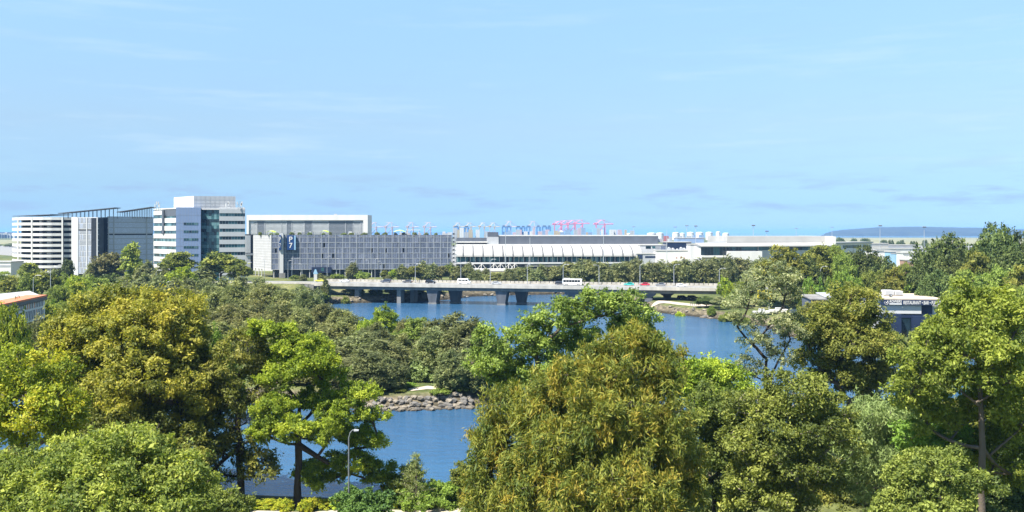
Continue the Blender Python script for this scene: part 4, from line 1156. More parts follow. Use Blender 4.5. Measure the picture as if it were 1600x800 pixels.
for i in range(4):
    x, y, _ = brr.pt(brr.L - 12 - i * 4, -14 - i, 0); mb = MB(); mb.lathe((x, y, zt_ - .3), [(.5, 0), (.5, .6), (.9, .65), (.6, 1.1), (.05, 1.2)], 10)
    tag(mb.build('roof_vent', M['lgrey'], None), 'round pale vent on the flat white roof at the left edge', 'vent', 'vents on the flat white roof')

# ------------------------------------------------------------------ rowing club restaurant
YW = 250; ZW = zv(YW)
wf = Fr(PX(1376, 251), PX(1472, 249))
rs = thing('restaurant', (*wf.mid()[:2], 3.0), 'flat roofed dark and white restaurant building with a lettered sign board', 'restaurant')
mb = MB(); mb.fbox(wf, 0, wf.L, -22, -1.4, 2.6, ZW(470)); mb.build('wall', M['white2'], rs)
mb = MB(); mb.fbox(wf, -.6, wf.L + .6, -23, -.75, ZW(468.8), ZW(466.8)); mb.build('roof', M['tan'], rs)
mb = MB(); mb.fbox(wf, .1, wf.su(1441), -1.39, -.7, ZW(490.5), ZW(477.2)); mb.build('front_panel', M['white2'], rs)
mb = MB(); mb.fbox(wf, wf.su(1441), wf.su(1459), -1.39, -1.2, ZW(491), ZW(477)); mb.build('dark_opening', M['navy'], rs)
mb = MB(); mb.fbox(wf, 0, wf.su(1407), -1.3, .9, 2.6, ZW(490.6)); mb.fbox(wf, wf.su(1407), wf.L, -1.3, -.9, ZW(497), ZW(492)); mb.fbox(wf, wf.su(1425), wf.L, -1.3, .3, 2.6, ZW(494)); mb.build('lower_wall', M['navy'], rs)
mb = MB(); mb.fbox(wf, wf.su(1407.4), wf.su(1424.5), -1.3, -1.0, 2.6, ZW(497.3)); mb.build('window', M['glass_b'], rs)
for u in (1382, 1411):
    mb = MB(); x, y, z = wf.pt(wf.su(u), -.55, ZW(480)); mb.lathe((x, y, z - .25), [(.05, 0), (.28, .1), (.28, .35), (.05, .5)], 10); mb.build('wall_lamp', M['white'], rs)
sgn = thing('sign_board', wf.pt(wf.su(1420), 0, ZW(472)), 'navy sign board with white restaurant lettering along the flat roof', 'sign')
mb = MB(); mb.fbox(wf, .05, wf.L, -.66, 0, ZW(476.9), ZW(468.9)); mb.build('board', M['navy'], sgn)
hh = 1.0
text_obj('lettering', 'ROWERS', wf, wf.su(1390), .003, ZW(473.2), .74, M['white'], sgn, width=wf.su(1409) - wf.su(1390), depth=.04, shear=.15)
mb = MB(); mb.fbox(wf, wf.su(1389.6), wf.su(1409), .003, .05, ZW(476.2), ZW(474.0)); mb.build('sign_strip', M['lgrey'], sgn)
text_obj('lettering', 'RESTAURANT \u2022 BAR \u2022 FUNCTI', wf, wf.su(1411.5), .003, ZW(475.6), .98, M['white'], sgn, width=wf.su(1471) - wf.su(1411.5), depth=.04, shear=.12)
mb = MB(); x, y, z = wf.pt(wf.su(1385), .02, ZW(472.8))
for k in range(18):
    a0, a1 = math.pi * (.9 + k * .07), math.pi * (.9 + (k + 1) * .07)
    mb.bar(wf.pt(wf.su(1385) + .55 * math.cos(a0), .05, z + .55 * math.sin(a0)), wf.pt(wf.su(1385) + .55 * math.cos(a1), .05, z + .55 * math.sin(a1)), .05)
mb.bar(wf.pt(wf.su(1385), .05, z - .2), wf.pt(wf.su(1385) + .45, .05, z + .5), .07); mb.bar(wf.pt(wf.su(1385) - .35, .05, z + .3), wf.pt(wf.su(1385), .05, z - .2), .05)
mb.build('emblem', M['white'], sgn)
for u0, u1, d0, d1, h, lab in ((1402, 1418, -16, -12, 1.5, 'wide white plant unit in the middle of the restaurant roof'), (1419, 1432, -16, -12, 1.35, 'grey and white plant unit right of the wide one on the restaurant roof'), (1378, 1388, -9, -6, .7, 'low white duct on the left end of the restaurant roof'), (1399, 1403, -6, -5, .8, 'small black vent on the restaurant roof')):
    un = thing('roof_unit', wf.pt(wf.su((u0 + u1) / 2), d0, ZW(466.8)), lab, 'roof unit')
    mm = M['dsteel'] if 'black' in lab else M['white2']
    mb = MB(); mb.fbox(wf, wf.su(u0), wf.su(u1), d0, d1, ZW(466.8) + .15, ZW(466.8) + h); mb.build('casing', mm, un, bevel=.04)
    mb = MB(); mb.fbox(wf, wf.su(u0) + .2, wf.su(u1) - .2, d1 + .003, d1 + .04, ZW(466.8) + .25, ZW(466.8) + h - .15); mb.build('grille', M['grey'], un)
    mb = MB()
    for u in (u0, u1): mb.fbox(wf, wf.su(u) + (.1 if u == u0 else -.25), wf.su(u) + (.25 if u == u0 else -.1), d0 + .1, d1 - .1, ZW(466.8), ZW(466.8) + .15)
    mb.build('foot', M['dsteel'], un)
block2 = [('boat_shed', 'shed', 'small grey roofed shed left of the restaurant behind the olive tree', 1268, 1290, 467, 275, 9, M['concrete_d']),
          ('boat_shed', 'shed', 'pale roofed shed between the grey shed and the restaurant', 1290, 1310, 463.5, 280, 8, M['grey']),
          ('boat_shed', 'shed', 'white shed glimpsed under the olive tree left of the restaurant', 1344, 1366, 492, 262, 7, M['white2'])]
for n_, c_, lab, u0, u1, v0, Y, dp, m_ in block2:
    x0, x1 = UX(u0, Y), UX(u1, Y); tq = thing(n_, ((x0 + x1) / 2, Y + dp / 2, 2.9), lab, c_)
    mb = MB(); mb.box(x0, x1, Y, Y + dp, 2.4, ZV(v0, Y) - .3); mb.build('wall', M['dgrey'], tq)
    mb = MB(); mb.hexa([(x0 - .4, Y - .5, ZV(v0, Y) - .29), (x1 + .4, Y - .5, ZV(v0, Y) - .29), (x1 + .4, Y + dp, ZV(v0, Y) + .5), (x0 - .4, Y + dp, ZV(v0, Y) + .5), (x0 - .4, Y - .5, ZV(v0, Y)), (x1 + .4, Y - .5, ZV(v0, Y)), (x1 + .4, Y + dp, ZV(v0, Y) + .8), (x0 - .4, Y + dp, ZV(v0, Y) + .8)]); mb.build('roof', m_, tq)
yb = thing('billboard', (*PX(1194, 335), 3), 'bright yellow blank billboard right of the bridge end', 'billboard')
mb = MB(); mb.box(UX(1183.5, 335), UX(1206, 335), 334.8, 335.2, ZV(467, 335), ZV(453.5, 335)); mb.build('board', M['yellow'], yb)
mb = MB()
for u in (1187, 1202): mb.box(UX(u, 335) - .12, UX(u, 335) + .12, 335.25, 335.5, 2, ZV(455, 335))
mb.build('post', M['steel'], yb)
# white trailers parked behind the sparse gum
for i, (u, v, Y, lab) in enumerate(((1190, 478, 318, 'white boat trailer parked left of the sparse gum trunk'), (1216, 474, 322, 'white boat trailer parked behind the sparse gum trunk'), (1240, 480, 314, 'white boat trailer parked right of the sparse gum trunk'))):
    x, y = PX(u, Y); z = gz(x, y); tq = thing('boat_trailer', (x, y, z), lab, 'boat trailer', 'boat trailers by the right bank')
    mb = MB(); pr = [(-3, .9), (-3.2, 1.5), (3.4, 1.7), (2.4, .8), (1.6, .6), (-2.6, .6)]
    q = side_extrude(pr, 1.9); q.v = [(x + a, y + b_, z + c_) for a, b_, c_ in q.v]; q.build('hull', M['white'], tq, bevel=.1)
    mb = MB(); mb.box(x - 1, x + 1, y - .7, y + .7, z + 1.5, z + 2.3); mb.build('cockpit', M['white2'], tq, bevel=.08)
    mb = MB(); mb.box(x - 3, x + 4, y - .1, y + .1, z + .4, z + .55); mb.tube([(x - .8, y - 1, z + .3), (x - .8, y + 1, z + .3)], .3, 10); mb.build('trailer', M['dsteel'], tq)
# ------------------------------------------------------------------ the port on the far shore
YP = 3000
def crane(u0, u1, vt, vb, Y, m, lab, group, up=False):
    # ship to shore crane: four legs, portal beams, boom with stays from an A frame
    x0, x1 = UX(u0, Y), UX(u1, Y); w = x1 - x0; zb = GP; zt = ZV(vt, Y); zg = ZV(vb, Y)
    t_ = thing('container_crane', ((x0 + x1) / 2, Y, zb), lab, 'crane', group)
    lx = (x0 + w * .22, x0 + w * .62); dy = 11
    for x in lx:
        for y in (Y - dy, Y + dy):
            mb = MB(); mb.box(x - 1.2, x + 1.2, y - 1, y + 1, zb, zg + 1); mb.build('leg', m, t_)
    mb = MB()
    for y in (Y - dy, Y + dy): mb.box(lx[0], lx[1], y - .8, y + .8, zb + (zg - zb) * .30, zb + (zg - zb) * .30 + 2)
    for x in lx: mb.box(x - .8, x + .8, Y - dy, Y + dy, zg - 2.4, zg - .4)
    for y in (Y - dy, Y + dy): mb.bar((lx[0], y, zb + (zg - zb) * .34), (lx[1], y, zg - 1), .7)
    mb.build('portal_frame', m, t_)
    mb = MB(); mb.box(x0 + w * .08, lx[1] + 3, Y - 3, Y + 3, zg, zg + 2.6); mb.build('girder', m, t_)
    mb = MB(); bx = lx[1] + 3
    if up: mb.bar((bx, Y, zg + 1.5), (bx + w * .12, Y, zt + 6), .9)
    else: mb.bar((bx, Y, zg + 1.5), (x1 + 1, Y, zg + .4 + (zt - zg) * .10), 1.5)
    mb.build('boom', m, t_)
    ax = lx[0] + (lx[1] - lx[0]) * .65; mb = MB()
    for y in (Y - 5, Y + 5):
        mb.bar((lx[1], y, zg + 2), (ax + 3, Y, zt), .8); mb.bar((lx[0], y, zg + 2), (ax, Y, zt), .8)
        mb.bar((ax, Y, zt), (x0 + w * .08, y * .3 + Y * .7, zg + 2.6), .5)
        mb.bar((ax + 2, Y, zt), (x1 if not up else bx + w * .12, Y, zg + 1 + (zt - zg) * .1 if not up else zt + 5), .5)
    mb.bar((lx[0], Y, zt - .6), (lx[1] + 1, Y, zt - .6), .7)
    mb.build('a_frame', m, t_)
    mb = MB(); mb.box(x0 + w * .12, x0 + w * .30, Y - 3.5, Y + 3.5, zg + 2.61, zg + 6.5); mb.build('machinery_house', m, t_)
    mb = MB(); mb.box(lx[1] - 4, lx[1] - 1.4, Y - 1.5, Y + 1.5, zg - 4, zg - .1); mb.build('cab', M['white2'], t_)
PG = 'pink container cranes in the port'
crane(860, 889, 345.5, 351.5, YP, M['pink'], 'pink container crane at the left end of the row of four', PG)
crane(870, 898, 344.5, 351, YP + 60, M['pink'], 'pink container crane second from the left in the row of four', PG)
crane(882, 908, 344, 350.5, YP + 20, M['pink'], 'pink container crane second from the right in the row of four', PG)
crane(893, 921, 343.5, 350, YP + 90, M['pink'], 'pink container crane at the right end of the row of four', PG)
crane(924, 958, 343.5, 351, YP, M['pink'], 'lone pink container crane standing right of the row of four', PG)
rg = 'distant cranes behind the P7 roof'
for u, w, lab in ((585, 26, 'distant pale red crane behind the left half of the P7 roof'), (610, 26, 'distant red crane behind the roof just right of the first pale red one'), (643, 22, 'distant grey pink crane behind the white shelter on P7'), (670, 24, 'distant grey pink crane behind the right end of the P7 roof')):
    crane(u - w / 2, u + w / 2, 347.5, 355.5, 3400, M['muted'], lab, rg)
for u, w, lab in ((716, 20, 'distant pale yellow crane at the left of the blue stacking cranes'), (734, 20, 'distant pale yellow crane between the two leftmost blue stacking cranes'), (755, 20, 'distant sandy crane above the dark plant tower, left one'), (771, 20, 'distant sandy crane above the dark plant tower, right one')):
    crane(u - w / 2, u + w / 2, 348, 355, 3500, M['cyell'], lab, 'sandy yellow cranes in the port')
for u, w, lab in ((796, 22, 'grey raised boom crane above the blue stacking cranes, left one'), (833, 22, 'grey raised boom crane above the blue stacking cranes, right one')):
    crane(u - w / 2, u + w / 2, 345.5, 355, 3200, M['muted'], lab, 'grey cranes in the port')

sr = random.Random(12)
def stacker(u0, u1, vt, Y, m, lab):
    x0, x1 = UX(u0, Y), UX(u1, Y); zt = ZV(vt, Y); t_ = thing('stacking_crane', ((x0 + x1) / 2, Y, GP), lab, 'crane', 'blue stacking cranes in the port')
    for x in (x0, x1 - 4.4):
        for y in (Y, Y + 22):
            mb = MB(); mb.box(x, x + 4.4, y, y + 2, GP, zt - 5); mb.build('leg', m, t_)
    mb = MB(); mb.box(x0, x1, Y - .5, Y + 24, zt - 5, zt - 1.2); mb.box(x0 + 4.41, x1 - 4.41, Y + .2, Y + 1.6, GP + (zt - GP) * .45, GP + (zt - GP) * .45 + 1.6); mb.build('top_beam', m, t_)
    mb = MB(); mb.box(x0 + (x1 - x0) * .15, x0 + (x1 - x0) * .8, Y + 2, Y + 18, zt - 1.19, zt + 2); mb.build('trolley', M['dsteel'], t_)
    mb = MB(); mb.box(x0 + 4.6, x1 - 4.6, Y + 3, Y + 20, GP, GP + (zt - GP) * .62); mb.build('hoist_frame', m, t_)
us = [(709, 717), (725, 732.5), (784, 791), (791.5, 799), (806, 814), (814.5, 821), (822, 829), (838, 845), (847, 855), (856, 861)]
nm = ['at the left end, above the P7 stair tower', 'second from the left, beside the sandy cranes', 'just right of the dark plant tower', 'under the left grey crane', 'between the two grey cranes, left one', 'between the two grey cranes, middle one', 'between the two grey cranes, right one', 'just right of the right grey crane', 'left of the white dome by the pink cranes', 'touching the left pink crane']
for (a, c), n_ in zip(us, nm): stacker(a, c, 353.2 + sr.random() * 1.2, 2900 + sr.random() * 80, M['cblue'], 'blue stacking crane ' + n_)
dm = thing('storage_dome', (*PX(877, 2800), GP), 'white dome in front of the pink cranes', 'dome')
mb = MB(); rr_ = UX(882, 2800) - UX(877, 2800); mb.lathe((*PX(877, 2800), ZV(367, 2800) - 6), [(rr_, 0), (rr_, 9)] + [(rr_ * math.cos(a), 9 + rr_ * math.sin(a) * 1.1) for a in np.linspace(.15, 1.5, 8)], 24)
mb.build('shell', M['roofwhite'], dm, smooth=True)
mb = MB(); mb.lathe((*PX(877, 2800), GP - .1), [(rr_ * 1.05, 0), (rr_ * 1.05, ZV(367, 2800) - 6 - GP + .1)], 24); mb.build('base_ring', M['lgrey'], dm)
# container stacks
cols = [M['lgrey'], M['pale_blue_box'], M['pale_pink_box'], M['grey'], M['cyell'], M['cred'], M['lightblue']]
cn = ['white', 'blue', 'pink', 'grey', 'sandy', 'rust red', 'pale blue']
def containers(u, n, h, Y, ci):
    x, y = PX(u, Y); t_ = thing('container_stack', (x, y, GP), f'{cn[ci]} container stack in the port yard', 'container stack', f'{cn[ci]} container stacks in the port yard')
    for k in range(h):
        mb = MB()
        for j in range(n): mb.box(x + j * 6.3, x + j * 6.3 + 6.1, y, y + 12, GP + k * 2.62, GP + k * 2.62 + 2.58)
        mb.build('container', cols[ci], t_)
for i in range(46):
    u = 700 + i * 6.3 + sr.uniform(-2, 2)
    if 760 < u < 782: continue
    containers(u, sr.choice((1, 2, 2)), sr.choice((11, 12, 13, 14, 16)), 2750 + sr.uniform(-60, 60), sr.choice((0, 0, 1, 1, 1, 2, 3, 3, 4, 6, 6)))
for i in range(22):
    u = 962 + i * 6.2 + sr.uniform(-2, 2)
    containers(u, sr.choice((1, 2)), sr.choice((4, 6, 7, 8)), 2500 + sr.uniform(-60, 60), sr.choice((0, 0, 1, 2, 3, 3, 5)))
# tanks
for i, (u, r, vt) in enumerate(((982, 4, 365), (1018, 7, 364.3), (1031, 6, 364.2), (1056, 5.5, 363.5), (1066, 4, 364.5), (1079, 5.5, 363.2), (1093, 6, 363.2), (1108, 5.5, 363), (1122, 3.4, 362.5), (1134, 5, 364.5))):
    Y = 3300; x, y = PX(u, Y); rr_ = r * Y / F
    t_ = thing('storage_tank', (x, y, GP), 'white cylindrical storage tank on the port shore', 'storage tank', 'white storage tanks on the port shore')
    h = ZV(vt, Y) - GP; mb = MB(); mb.lathe((x, y, GP - .1), [(rr_, 0), (rr_, h), (rr_ * .5, h + 1.4), (.1, h + 2)], 24); mb.build('shell', M['white'], t_)
    mb = MB(); mb.lathe((x, y, GP + h * .93), [(rr_ + .3, 0), (rr_ + .3, .7)], 24); mb.build('rim_walkway', M['lgrey'], t_)
# distant pale town at the far left
for i in range(16):
    u = -14 + i * 2.3; Y = 4250; x, y = PX(u, Y); t_ = thing('apartment_block', (x, y, GP), 'pale apartment block on the skyline at the left edge', 'building', 'distant pale blocks on the left skyline')
    mb = MB(); w = sr.uniform(4, 8); h = sr.uniform(12, 27); mb.box(x - w, x + w, y, y + 15, GP, GP + h); mb.build('wall', sr.choice((M['white2'], M['lgrey'], M['concrete'])), t_)
    mb = MB(); mb.box(x - w * .5, x + w * .5, y + 3, y + 9, GP + h + .01, GP + h + 2.4); mb.build('lift_room', M['lgrey'], t_)

# ------------------------------------------------------------------ lamps and masts
def street_lamp(u, vt, Y, lab, z0=None, side=1, group=None, arm=1.9, double=False, pm='steel'):
    x, y = PX(u, Y); z0 = gz(x, y) if z0 is None else z0; h = ZV(vt, Y) - z0
    t_ = thing('street_lamp', (x, y, z0), lab, 'street lamp', group)
    mb = MB(); mb.tube([(x, y, z0 - .15), (x, y, z0 + h * .5), (x, y, z0 + h * .93)], [.15 if arm > 1 else .11, .12 if arm > 1 else .09, .085 if arm > 1 else .07], 8); mb.build('pole', M[pm], t_)
    for s in ((-1, 1) if double else (side,)):
        mb = MB(); mb.tube([(x, y, z0 + h * .92), (x + s * arm * .25, y, z0 + h * .975), (x + s * arm * .65, y, z0 + h), (x + s * arm, y, z0 + h)], .065, 6); mb.build('arm', M[pm], t_)
        mb = MB(); q = x + s * arm; hl = .75 if arm > 1 else .42; mb.hexa([(q - .05, y - .16, z0 + h - .1), (q + s * hl, y - .13, z0 + h - .06), (q + s * hl, y + .13, z0 + h - .06), (q - .05, y + .16, z0 + h - .1), (q - .05, y - .12, z0 + h + .09), (q + s * hl, y - .1, z0 + h + .04), (q + s * hl, y + .1, z0 + h + .04), (q - .05, y + .12, z0 + h + .09)]); mb.build('lamp_head', M['lgrey'] if arm > 1 else M['grey'], t_)
    mb = MB(); mb.box(x - .22, x + .22, y - .22, y + .22, z0 - .1, z0 + .25); mb.build('base', M['concrete_d'], t_)
    return t_
BG = 'street lamps along the bridge'
def lamp_b(u, vt, d, lab, side):
    p = FB.pt(spos(u), d, DECK); street_lamp(u, vt, p[1], lab, DECK + .01, side, BG)
for u, vt, d, lab, sd_ in ((649, 412, -15.4, 'street lamp on the bridge left of the black car', 1), (720, 409.5, -15.4, 'street lamp standing behind the white van on the bridge', 1), (766, 405, -15.4, 'street lamp above the pale grey sedan on the bridge', 1),
                           (824, 412, -15.4, 'street lamp on the bridge halfway between van and minibus', 1), (880, 413, -.8, 'street lamp with a curved arm in front of the minibus', 1), (936, 414, -15.4, 'street lamp on the bridge between the minibus and the teal car', -1),
                           (1000, 412, -.8, 'street lamp with a curved arm in front of the red car', 1), (1053, 413, -15.4, 'street lamp on the bridge between the grey and the white sedan', 1), (1124, 419, -.8, 'street lamp at the right end of the bridge', 1)):
    lamp_b(u, vt, d, lab, sd_)
LP = [(413, 404), (450, 407), (472, 412), (511, 400), (531, 404), (547, 408), (576, 406), (586, 404), (596, 408), (634, 414), (690, 416)]
for k, (u, vt) in enumerate(LP):
    street_lamp(u, vt, 545 if k % 2 else 552, 'thin pale lamp pole in the row in front of the P7 car park', None, 1 if k % 2 else -1, 'lamp poles in front of P7', 1.4)
for u, vt, Y, lab in ((37, 414, 500, 'tall lamp pole in front of the rounded car park, left of its columns'), (52, 430, 300, 'tall lamp pole rising behind the white roof at the left edge'), (79, 416, 330, 'tall lamp pole right of the orange roof edge'), (89, 414, 520, 'lamp pole in front of the right half of the rounded car park'), (134, 420, 480, 'lamp pole below the pale screened car park'),
                      (184, 448, 330, 'lamp pole just behind the gold tree top'), (220, 428, 470, 'lamp pole under the poplar shaped tree'), (244, 422, 400, 'lamp pole below the banded office wing'), (259, 440, 380, 'short lamp pole in front of the dark trees by the offices'), (1282, 416, 345, 'lamp pole above the bright hedge on the right bank'), (386, 410, 520, 'lamp pole in the gap between offices and P7')):
    street_lamp(u, vt, Y, lab, None, 1)
# the near lamp on the riverside path
street_lamp(545, 672, 92, 'grey street lamp by the near shore in front of the bright layered tree', None, 1, None, .6, False, 'lamp_grey')
pyl = thing('sign_pylon', (*PX(493, 500), gz(*PX(493, 500))), 'tall white sign pylon with a pointed blue head left of the bridge', 'sign')
x, y = PX(493, 500); z0 = gz(x, y)
mb = MB(); mb.box(x - .9, x + .9, y - .3, y + .3, z0 - .1, ZV(428, 500)); mb.build('post', M['white2'], pyl)
mb = MB(); mb.hexa([(x - 1.3, y - .35, ZV(428, 500)), (x + 1.3, y - .35, ZV(428, 500)), (x + 1.3, y + .35, ZV(428, 500)), (x - 1.3, y + .35, ZV(428, 500)), (x - .35, y - .3, ZV(421, 500)), (x + .35, y - .3, ZV(421, 500)), (x + .35, y + .3, ZV(421, 500)), (x - .35, y + .3, ZV(421, 500))]); mb.build('head', M['lightblue'], pyl)

def mast(u, vt, Y, lab, group='airport floodlight masts', ring=True):
    x, y = PX(u, Y); h = ZV(vt, Y) - GP
    t_ = thing('floodlight_mast', (x, y, GP), lab, 'floodlight mast', group)
    k = Y / 1000
    mb = MB(); mb.tube([(x, y, GP - .1), (x, y, GP + h)], [.34 * (.6 + .4 * k), .17 * (.6 + .4 * k)], 8); mb.build('pole', M['steel'], t_)
    if ring:
        mb = MB(); w = 2.6 * Y / F; mb.box(x - w, x + w, y - .5, y + .5, GP + h - .1, GP + h + .45); mb.build('head_frame', M['steel'], t_)
        for s in (-.8, -.3, .3, .8):
            mb = MB(); mb.box(x + s * w - .35, x + s * w + .35, y - .9, y - .51, GP + h - .6, GP + h + .2); mb.build('floodlight', M['dsteel'], t_)
mast(790, 357, 640, 'thin mast in front of the left part of the white ribbed roof', None, False)
mast(828, 371, 640, 'thick pale mast in front of the middle of the ribbed roof', None, False)
mast(943, 368, 640, 'thin mast in front of the right part of the ribbed roof', None, False)
mast(1042, 360, 640, 'tall mast at the right end of the dark flat block', None, False)
for u, vt, Y, lab in ((990, 354, 1500, 'faint floodlight mast above the right end of the dark flat block'), (1055, 354.5, 1300, 'floodlight mast left of the pair behind the white hall'), (1073, 352.5, 1100, 'floodlight mast behind the white hall, left of a pair'), (1087, 353, 900, 'floodlight mast behind the white hall, right of a pair'), (1177, 352, 760, 'floodlight mast rising from the lower roof of the right terminal'),
                      (1198, 361, 800, 'shorter floodlight mast behind the right terminal roof'), (1244, 357, 1400, 'floodlight mast above the middle of the right terminal roof'), (1300, 355, 1500, 'floodlight mast at the tip of the headland'), (1375, 352.5, 760, 'tall floodlight mast in front of the headland, left one'), (1444, 354.5, 760, 'tall floodlight mast in front of the headland, by the fig trees')):
    mast(u, vt, Y, lab)

# ------------------------------------------------------------------ rocks along the banks
rocks = []
rk = random.Random(21)
def rock_mesh(seed, m):
    r = random.Random(seed); bm = bmesh.new(); bmesh.ops.create_icosphere(bm, subdivisions=1, radius=1)
    for v in bm.verts: v.co *= r.uniform(.72, 1.15)
    bmesh.ops.scale(bm, vec=(1.1, .85, .62), verts=bm.verts)
    me = bpy.data.meshes.new('boulder'); bm.to_mesh(me); bm.free(); me.materials.append(m); return me
RM = [rock_mesh(i, M['rock_a'] if i % 3 else M['rock_b']) for i in range(8)]
def boulder(x, y, s, lab, group):
    o = bpy.data.objects.new('boulder', rk.choice(RM)); COL.objects.link(o)
    o.location = (x, y, max(gz(x, y), -.15) + s * .22); o.scale = (s, s, s); o.rotation_euler = (rk.uniform(-.3, .3), rk.uniform(-.3, .3), rk.uniform(0, 6.3))
    tag(o, lab, 'rock', group)
def along(line, n, spread, smin, smax, lab, group):
    P = [Vector(p) for p in line]; seg = [(b - a).length for a, b in zip(P, P[1:])]; T = sum(seg)
    for _ in range(n):
        t_ = rk.random() * T
        for a, b, l in zip(P, P[1:], seg):
            if t_ <= l: break
            t_ -= l
        p = a.lerp(b, t_ / l); d = (b - a).normalized(); nn = Vector((-d.y, d.x))
        w = rk.uniform(-.25, 1) * spread; q = p + nn * w
        boulder(q.x, q.y, rk.uniform(smin, smax), lab, group)
along([(-28, 160.6), (-24, 160.2), (-16, 161.6), (-7, 163.2)], 190, 3.2, .42, .95, 'pale rock in the rubble bank at the tip of the wooded point', 'rocks on the wooded point')
along([(57, 356), (75, 330), (86, 303), (84, 281)], 62, 4.5, .4, 1.15, 'pale rock along the sandy right bank of the river', 'rocks on the right bank')
along([(-90, 387), (-81, 399), (-70, 403), (-52, 411)], 24, 4.0, .5, 1.2, 'pale rock on the bank under the left end of the bridge', 'rocks under the left end of the bridge')
along([(-40, 415), (-28, 427), (-20, 445), (0, 455), (30, 462)], 24, 4, .6, 1.3, 'pale rock on the far bank behind the bridge piers', 'rocks behind the bridge piers')
fnc = thing('fence', (*PX(1085, 352), gz(*PX(1085, 352))), 'short grey post fence on the right bank beside the round bushes', 'fence')
for k in range(6):
    x, y = PX(1079 + k * 3, 352); z = gz(x, y); mb = MB(); mb.box(x - .08, x + .08, y - .08, y + .08, z - .2, z + 1.6); mb.build('post', M['dsteel'], fnc)
x0, y0 = PX(1079, 352); x1, y1 = PX(1094, 352); mb = MB(); z = gz(x0, y0)
for h in (.7, 1.45): mb.box(x0, x1, y0 - .05, y0 + .05, z + h, z + h + .1)
mb.build('rail', M['dsteel'], fnc)
# ------------------------------------------------------------------ foliage
def leaf_mat(name, lo, hi, trans=0.3, rough=0.5, third=None):
    m = bpy.data.materials.new(name); m.use_nodes = True
    t = m.node_tree; t.nodes.clear()
    o = t.nodes.new('ShaderNodeOutputMaterial')
    at = t.nodes.new('ShaderNodeAttribute'); at.attribute_name = 'tint'
    stops = [(0.0, lo), (1.0, hi)] if third is None else [(0.0, lo), (0.62, hi), (1.0, third)]
    r = ramp(t, at.outputs['Fac'], stops)
    oi = t.nodes.new('ShaderNodeObjectInfo')
    hs = t.nodes.new('ShaderNodeHueSaturation')
    mr = t.nodes.new('ShaderNodeMapRange'); mr.inputs['To Min'].default_value = 0.82; mr.inputs['To Max'].default_value = 1.15
    mh = t.nodes.new('ShaderNodeMapRange'); mh.inputs['To Min'].default_value = 0.485; mh.inputs['To Max'].default_value = 0.512
    t.links.new(oi.outputs['Random'], mr.inputs['Value']); t.links.new(mr.outputs[0], hs.inputs['Value'])
    t.links.new(oi.outputs['Random'], mh.inputs['Value']); t.links.new(mh.outputs[0], hs.inputs['Hue'])
    t.links.new(r.outputs[0], hs.inputs['Color'])
    p = t.nodes.new('ShaderNodeBsdfPrincipled'); p.inputs['Roughness'].default_value = rough; p.inputs['Specular IOR Level'].default_value = 0.2
    tr = t.nodes.new('ShaderNodeBsdfTranslucent')
    t.links.new(hs.outputs[0], p.inputs['Base Color'])
    g = t.nodes.new('ShaderNodeMix'); g.data_type = 'RGBA'; g.blend_type = 'MULTIPLY'; g.inputs['Factor'].default_value = 1; g.inputs['B'].default_value = (1.15, 1.2, 0.6, 1)
    t.links.new(hs.outputs[0], g.inputs['A']); t.links.new(g.outputs['Result'], tr.inputs['Color'])
    mx = t.nodes.new('ShaderNodeMixShader'); mx.inputs[0].default_value = trans
    t.links.new(p.outputs[0], mx.inputs[1]); t.links.new(tr.outputs[0], mx.inputs[2]); t.links.new(mx.outputs[0], o.inputs['Surface'])
    return m
def LMX(n, lo, hi, trans=0.40, third=None):
    k = (1.82, 1.80, 1.48)
    f = lambda c: tuple(a * b for a, b in zip(c, k)) if c else None
    return leaf_mat(n, f(lo), f(hi), trans, 0.6, f(third))
LM = {
 'goldgum': LMX('olive_gold_leaves', (.060, .070, .018), (.165, .156, .030), third=(.225, .19, .036)),
 'yellow': LMX('yellow_green_leaves', (.075, .115, .016), (.20, .25, .028), third=(.30, .30, .03)),
 'light': LMX('light_green_leaves', (.066, .092, .022), (.152, .182, .042), third=(.22, .24, .05)),
 'bright': LMX('bright_green_leaves', (.060, .090, .014), (.150, .190, .022), third=(.23, .255, .032)),
 'gumb': LMX('bright_gum_leaves', (.058, .085, .018), (.135, .180, .034), third=(.205, .245, .048)),
 'goldcas': LMX('golden_olive_needles', (.050, .076, .018), (.140, .152, .026), trans=.3, third=(.22, .18, .03)),
 'gum': LMX('gum_leaves', (.050, .072, .020), (.132, .164, .038), third=(.19, .22, .06)),
 'greygum': LMX('grey_gum_leaves', (.060, .075, .045), (.150, .165, .095), third=(.22, .22, .13)),
 'olive': LMX('olive_leaves', (.045, .058, .016), (.120, .133, .032), third=(.185, .18, .045)),
 'cas': LMX('dull_grey_green_needles', (.054, .064, .029), (.132, .138, .060), trans=.3, third=(.17, .165, .072)),
 'casd': LMX('dark_grey_green_needles', (.046, .057, .028), (.112, .126, .058), trans=.28, third=(.142, .145, .066)),
 'fig': LMX('dark_fig_leaves', (.024, .038, .013), (.060, .080, .026), trans=.2, third=(.095, .115, .036)),
 'silver': LMX('silvery_needles', (.085, .115, .045), (.17, .21, .085), trans=.3),
 'deep': LMX('deep_green_leaves', (.025, .055, .018), (.075, .125, .030), trans=.25),
 'rust': LMX('rusty_green_leaves', (.045, .050, .024), (.115, .100, .045), trans=.2),
 'redleaf': LMX('dark_red_leaves', (.12, .012, .018), (.30, .03, .035), trans=.3),
 'hedge': LMX('hedge_leaves', (.060, .098, .018), (.135, .190, .034), trans=.3),
}

def unit(v): return v / np.maximum(np.linalg.norm(v, axis=-1, keepdims=True), 1e-6)

